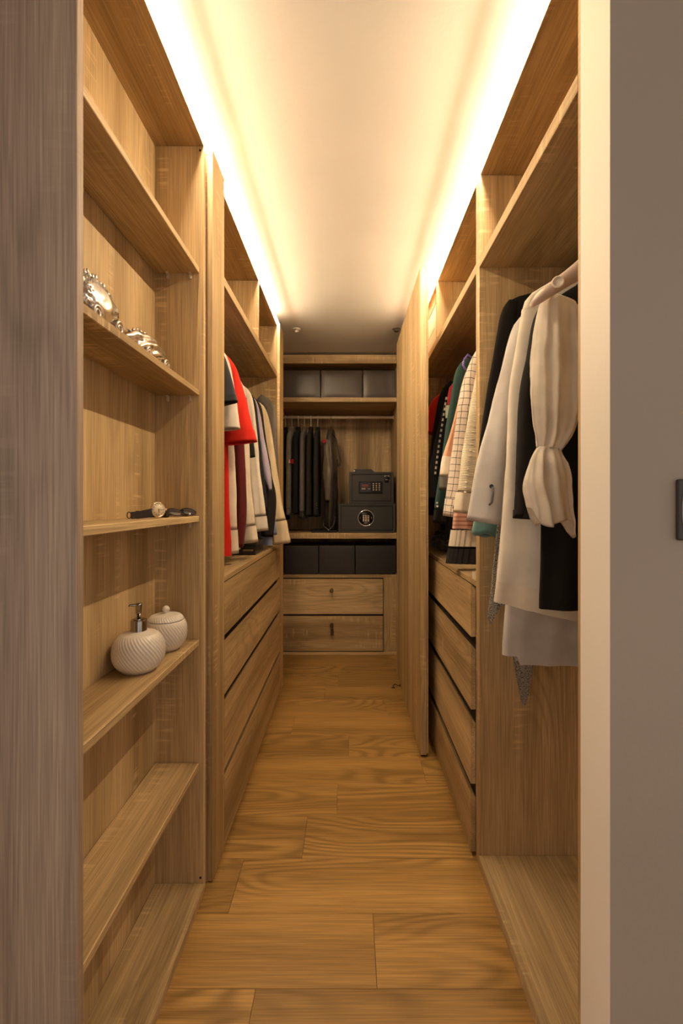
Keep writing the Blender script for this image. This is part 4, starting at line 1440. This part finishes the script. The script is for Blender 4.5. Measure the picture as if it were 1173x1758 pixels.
add_loft(bm, rings, True, True, True)
from_bm('belt_coil', bm, CREAM_PLASTIC, t, False)

# --- left wardrobe
GL = 'clothes in the left wardrobe'
NECK_Z = -0.084
g = Garment('t_shirt', 'dark grey t-shirt nearest on the left rod', 't-shirt', 'left', 1.625, GL, 0.9)
g.body(torso(0.19, 0.76, 0.165, 0.2, 0.024), CL['dgrey'], folds=(4, 0.002))
K = [(0.16, -0.125, 0.035, 0.022), (0.196, -0.185, 0.046, 0.026), (0.214, -0.26, 0.054, 0.028), (0.232, -0.355, 0.060, 0.030)]
g.sleeve(K, CL['dgrey'], folds=(3, 0.003))
g.sleeve(K, CL['dgrey'], 'cuff', folds=(3, 0.003), t0=0.90, grow=1.03, cap=False)
g.hanger(HANGER_WHITE, 'white hanger carrying the dark grey t-shirt')

g = Garment('t_shirt', 'off-white t-shirt showing between dark grey and red sleeves', 't-shirt', 'left', 1.70, GL, 0.9)
g.body(torso(0.19, 0.84, 0.17, 0.2, 0.026), CL['shirtw'], folds=(4, 0.003))
K = [(0.16, -0.115, 0.035, 0.022), (0.196, -0.185, 0.044, 0.028), (0.212, -0.31, 0.054, 0.031), (0.220, -0.435, 0.062, 0.033)]
g.sleeve(K, CL['shirtw'], folds=(3, 0.004))
g.hanger(HANGER_WHITE, 'white hanger carrying the off-white t-shirt')

g = Garment('polo_shirt', 'bright red polo shirt with a wide short sleeve', 'polo shirt', 'left', 1.79, GL, 0.95)
g.body(torso(0.20, 0.93, 0.224, 0.21, 0.032, drop=0.15), CL['red'], folds=(4, 0.003))
K = [(0.16, -0.12, 0.035, 0.024), (0.208, -0.19, 0.042, 0.03), (0.232, -0.30, 0.052, 0.034), (0.248, -0.40, 0.064, 0.037), (0.256, -0.475, 0.073, 0.039)]
g.sleeve(K, CL['red'], folds=(2, 0.004), crumple=0.006)
g.sleeve(K, CL['red'], 'cuff', folds=(2, 0.004), t0=0.88, grow=1.025, cap=False)
g.collar(CL['red'])
g.hanger(HANGER_WHITE, 'white hanger carrying the bright red polo shirt')

g = Garment('shirt', 'off-white shirt hanging just behind the red polo shirt', 'shirt', 'left', 1.872, GL, 0.95)
g.body(torso(0.19, 0.90, 0.218, 0.21, 0.03), CL['shirt'], folds=(4, 0.004))
K = slv(0.198, -0.93, 0.034, 0.028, s0=0.165, z0=-0.15)
g.sleeve(K, CL['shirt'], folds=(3, 0.003), t1=0.87)
g.sleeve(K, CL['shirt'], 'cuff', folds=(3, 0.002), t0=0.865, grow=1.06, cap=False)
g.collar(CL['shirt'])
g.hanger(HANGER_WHITE, 'white hanger carrying the off-white shirt behind the red polo')

g = Garment('sweater', 'thin maroon sweater with its long sleeve hanging in front', 'sweater', 'left', 1.96, GL, 0.95)
g.body(torso(0.185, 0.84, 0.205, 0.21, 0.03), CL['maroon'], folds=(4, 0.003))
K = [(0.155, -0.15, 0.028, 0.024), (0.190, -0.21, 0.032, 0.028), (0.203, -0.36, 0.029, 0.028), (0.212, -0.55, 0.027, 0.026), (0.219, -0.74, 0.027, 0.026), (0.205, -0.91, 0.029, 0.026)]
g.sleeve(K, CL['maroon'], folds=(3, 0.003))
g.hanger(HANGER_TAN, 'tan hanger carrying the maroon sweater')

g = Garment('t_shirt', 'black t-shirt whose short sleeve tip shows below the red sleeve', 't-shirt', 'left', 2.112, GL, 0.9)
g.body(torso(0.185, 0.78, 0.20, 0.2, 0.024), CL['black2'], folds=(4, 0.003))
g.sleeve([(0.155, -0.15, 0.026, 0.022), (0.180, -0.21, 0.030, 0.024), (0.192, -0.32, 0.036, 0.026), (0.206, -0.45, 0.042, 0.026), (0.211, -0.50, 0.042, 0.026)], CL['black2'], folds=(3, 0.003))
g.hanger(HANGER_DARK, 'dark hanger carrying the black t-shirt')

g = Garment('shirt', 'cream long-sleeved shirt with stiff wide cuff near the maroon sleeve', 'shirt', 'left', 2.037, GL, 0.95)
g.body(torso(0.19, 0.93, 0.20, 0.21, 0.030), CL['shirt'], folds=(4, 0.004))
K = [(0.155, -0.15, 0.028, 0.024), (0.188, -0.20, 0.033, 0.028), (0.200, -0.35, 0.034, 0.029), (0.210, -0.55, 0.034, 0.029), (0.224, -0.74, 0.036, 0.029), (0.240, -0.90, 0.042, 0.030)]
g.sleeve(K, CL['shirt'], folds=(3, 0.004), t1=0.89)
g.sleeve(K, CL['shirt'], 'cuff', folds=(2, 0.002), t0=0.885, grow=1.08, cap=False)
g.collar(CL['shirt'])
g.hanger(HANGER_WHITE, 'white hanger carrying the cream shirt with wide cuff')

g = Garment('shirt', 'off-white shirt with a square cuff beside the navy jacket', 'shirt', 'left', 2.19, GL, 0.95)
g.body(torso(0.19, 0.90, 0.21, 0.21, 0.028), CL['shirtw'], folds=(4, 0.004))
K = [(0.155, -0.15, 0.027, 0.024), (0.192, -0.20, 0.031, 0.026), (0.212, -0.35, 0.031, 0.028), (0.230, -0.55, 0.030, 0.028), (0.252, -0.72, 0.030, 0.028), (0.268, -0.855, 0.033, 0.029)]
g.sleeve(K, CL['shirtw'], folds=(3, 0.003), t1=0.89)
g.sleeve(K, CL['shirtw'], 'cuff', folds=(2, 0.002), t0=0.885, grow=1.1, cap=False)
g.collar(CL['shirtw'])
g.hanger(HANGER_WHITE, 'white hanger carrying the off-white shirt with square cuff')

g = Garment('jacket', 'navy jacket on the left rod between white and lavender shirts', 'jacket', 'left', 2.275, GL, 0.9)
g.body(torso(0.19, 0.84, 0.21, 0.21, 0.03), CL['navy'], folds=(4, 0.003))
g.sleeve([(0.155, -0.15, 0.026, 0.024), (0.190, -0.20, 0.030, 0.028), (0.209, -0.35, 0.030, 0.029), (0.231, -0.55, 0.030, 0.029), (0.252, -0.75, 0.030, 0.029)], CL['navy'], folds=(3, 0.003))
g.hanger(HANGER_DARK, 'dark hanger carrying the navy jacket')

g = Garment('shirt', 'pale lavender shirt with a narrow pointed sleeve', 'shirt', 'left', 2.345, GL, 0.9)
g.body(torso(0.185, 0.80, 0.20, 0.21, 0.022), CL['lavender'], folds=(4, 0.003))
g.sleeve([(0.165, -0.15, 0.020, 0.02), (0.200, -0.21, 0.021, 0.022), (0.233, -0.38, 0.021, 0.022), (0.266, -0.55, 0.020, 0.02), (0.285, -0.65, 0.009, 0.014)], CL['lavender'], folds=(3, 0.002))
g.hanger(HANGER_WHITE, 'white hanger carrying the lavender shirt')

g = Garment('jacket', 'black jacket with a wide sleeve end before the beige shirt', 'jacket', 'left', 2.42, GL, 0.95)
g.body(torso(0.19, 0.88, 0.215, 0.21, 0.032), CL['black2'], folds=(4, 0.003))
g.sleeve([(0.155, -0.15, 0.026, 0.024), (0.192, -0.20, 0.031, 0.028), (0.212, -0.36, 0.033, 0.03), (0.240, -0.55, 0.037, 0.03), (0.262, -0.70, 0.040, 0.031), (0.254, -0.90, 0.034, 0.03)], CL['black2'], folds=(3, 0.003))
g.hanger(HANGER_DARK, 'dark hanger carrying the black jacket before the beige shirt')

g = Garment('shirt', 'blue shirt with its tail showing low behind the black jacket', 'shirt', 'left', 2.50, GL, 0.96)
g.body(torso(0.19, 0.955, 0.272, 0.23, 0.026), CL['blue'], folds=(4, 0.003))
g.sleeve(slv(0.262, -0.90, 0.034, 0.026, s0=0.16, z0=-0.15, bow=0.1), CL['blue'], folds=(3, 0.003))
g.hanger(HANGER_WHITE, 'white hanger carrying the blue shirt')

g = Garment('shirt', 'beige shirt with a loose open cuff reaching into the aisle', 'shirt', 'left', 2.585, GL, 0.96)
g.body(torso(0.19, 0.90, 0.215, 0.21, 0.03), CL['beige'], folds=(4, 0.004))
K = [(0.150, -0.14, 0.024, 0.022), (0.186, -0.18, 0.031, 0.026), (0.214, -0.30, 0.034, 0.030), (0.240, -0.48, 0.034, 0.030), (0.266, -0.67, 0.036, 0.031), (0.284, -0.78, 0.040, 0.033), (0.312, -0.955, 0.048, 0.036)]
g.sleeve(K, CL['beige'], folds=(3, 0.004), t1=0.84)
g.sleeve(K, CL['beige'], 'cuff', folds=(2, 0.003), t0=0.835, grow=1.06, cap=False)
g.collar(CL['beige'])
g.hanger(HANGER_WHITE, 'white hanger carrying the beige shirt')

g = Garment('jacket', 'grey jacket last on the left rod by the end panel', 'jacket', 'left', 2.67, GL, 0.9)
g.body(torso(0.20, 0.84, 0.20, 0.21, 0.03, drop=0.10), CL['midgrey'], folds=(4, 0.003))
g.sleeve([(0.16, -0.085, 0.028, 0.024), (0.215, -0.14, 0.034, 0.028), (0.235, -0.30, 0.034, 0.028), (0.24, -0.6, 0.032, 0.028)], CL['midgrey'], folds=(3, 0.003))
g.hanger(HANGER_WHITE, 'white hanger carrying the grey jacket')

t = thing('shoe_box', 'small black box with pale lettering strip under the left shirts', 'box', (-0.50, 2.34, 0.9372))
box('box_base', -0.60, -0.468, 2.22, 2.42, 0.9372, 0.985, BLACK_PLASTIC, t, bev=0.002)
box('lid', -0.602, -0.466, 2.218, 2.422, 0.9853, 1.005, SAFE, t, bev=0.002)
box('label_strip', -0.53, -0.48, 2.2192, 2.2198, 0.957, 0.966, GOLD, t, bev=0)
t = thing('screw_cap', 'small round screw cap on the left counter beside the tall filler panel', 'cap', (-0.463, 1.57, 0.9372))
lathe('cap_disc', [(0.001, 0), (0.012, 0), (0.012, 0.003), (0.009, 0.004), (0.001, 0.004)], (-0.463, 1.57, 0.9372), PIN, t, 18)

# --- back rod
GB = 'clothes on the back rod'
NECK_Z = -0.052
back = [
    ('jacket', 'black puffer jacket at the far left end of the back rod', 'jacket', -0.540, 'black2', 0.82, 0.225, 0.026, HANGER_WHITE),
    ('cardigan', 'heather grey cardigan second from left on the back rod', 'cardigan', -0.485, 'heather', 0.78, 0.215, 0.025, HANGER_WHITE),
    ('jacket', 'navy track jacket with red and white sleeve tag', 'jacket', -0.430, 'navy', 0.77, 0.225, 0.026, HANGER_DARK),
    ('cardigan', 'mid grey cardigan with ribbed cuff right of the navy track jacket', 'cardigan', -0.378, 'midgrey', 0.81, 0.210, 0.023, HANGER_WHITE),
    ('blazer', 'black blazer right of the mid grey cardigan', 'blazer', -0.322, 'charcoal', 0.79, 0.225, 0.026, HANGER_WHITE),
    ('blazer', 'black blazer with sleeve buttons beside the garment bag', 'blazer', -0.264, 'charcoal', 0.79, 0.235, 0.026, HANGER_WHITE),
]
for i, (nm, lab, cat, x, mt, L, fe, rv, hm) in enumerate(back):
    g = Garment(nm, lab, cat, 'back', x, GB, L)
    g.body(torso(0.19, L, 0.20, 0.20, rv * 0.8, drop=0.13), CL[mt], folds=(4, 0.001), crumple=0.0012)
    rs = rv * 0.80
    K = [(0.165, -0.12, 0.028, rs * 0.8), (0.205, -0.18, 0.036, rs * 0.9), (fe - 0.008, -0.38, 0.040, rs), (fe, -0.6, 0.040, rs), (fe + 0.004, -L * 0.99, 0.040, rs * 0.95)]
    g.sleeve(K, CL[mt], folds=(3, 0.0015), t1=0.93 if i in (1, 3) else 1.0, crumple=0.002)
    if i in (1, 3):
        g.sleeve(K, CL['heather' if i == 1 else 'dgrey'], 'cuff', folds=(5, 0.002), t0=0.925, grow=0.9, cap=False)
    g.collar(CL[mt], r=0.065, rb=0.016)
    if i == 2:
        box('sleeve_tag', x - 0.034, x - 0.006, BY - fe - 0.0465, BY - fe - 0.044, BZ - 0.415, BZ - 0.380, CL['crimson'], g.root, bev=0.0005)['label'] = 'red sleeve tag'
        box('sleeve_tag', x - 0.044, x - 0.0345, BY - fe - 0.0465, BY - fe - 0.044, BZ - 0.412, BZ - 0.383, CL['shirtw'], g.root, bev=0.0005)['label'] = 'white sleeve tag'
    if i == 5:
        for k in range(3):
            lathe('button', [(0.0005, 0), (0.005, 0), (0.004, 0.002), (0.0005, 0.002)], (x + 0.012, BY - fe - 0.0415, BZ - 0.73 - 0.018 * k), BRONZE, g.root, 12, Vector((0, -1, 0)))
    g.hanger(hm, ['white', 'pale', 'dark', 'white', 'white', 'cream'][i] + ' hanger on the back rod carrying the ' + lab.split(' at ')[0].split(' second')[0].split(' with')[0].split(' right')[0] + (' next to the garment bag' if i == 5 else ''),
             hook_mat=HANGER_WHITE)

g = Garment('garment_bag', 'shiny dark nylon garment bag with carry straps, rightmost on the back rod', 'garment bag', 'back', -0.150, GB, 0.95)
kk = [(-0.055, 0.045, -0.05, 0.026), (-0.085, 0.11, -0.11, 0.032), (-0.13, 0.19, -0.19, 0.038), (-0.25, 0.225, -0.22, 0.046), (-0.50, 0.235, -0.23, 0.054), (-0.72, 0.235, -0.23, 0.046), (-0.85, 0.22, -0.22, 0.038), (-0.89, 0.19, -0.2, 0.024)]
g.body(kk, CL['sheen'], folds=(3, 0.004), crumple=0.010)
o = g.sleeve([(0.19, -0.17, 0.02, 0.022), (0.222, -0.27, 0.018, 0.026), (0.232, -0.42, 0.016, 0.029), (0.234, -0.55, 0.014, 0.026), (0.232, -0.66, 0.010, 0.014)], CL['bag_painted_sheen'], 'front_panel', folds=(3, 0.003), boff=-0.024, crumple=0.008)  # not a separate panel: lighter strip that paints the sheen on the nylon
tube('strap', [g.W(0.17, 0.020, -0.12), g.W(0.20, 0.045, -0.16), g.W(0.225, 0.062, -0.24), g.W(0.23, 0.084, -0.34), g.W(0.228, 0.080, -0.375), g.W(0.224, 0.066, -0.385), g.W(0.22, 0.058, -0.33)], 0.006, BLACK_LEATHER, g.root, 8)
tube('strap', [g.W(0.20, -0.05, -0.81), g.W(0.235, -0.055, -0.86), g.W(0.24, -0.01, -0.895), g.W(0.235, 0.025, -0.86), g.W(0.225, 0.045, -0.79)], 0.0065, BLACK_LEATHER, g.root, 8)
lathe('emblem', [(0.0005, 0), (0.016, 0), (0.015, 0.003), (0.0005, 0.003)], g.W(0.232, -0.045, -0.185), CL['crimson'], g.root, 20, Vector((0, -1, 0)))
g.hanger(HANGER_TAN, 'tan wooden hanger on the back rod carrying the garment bag', hook_mat=CHROME)
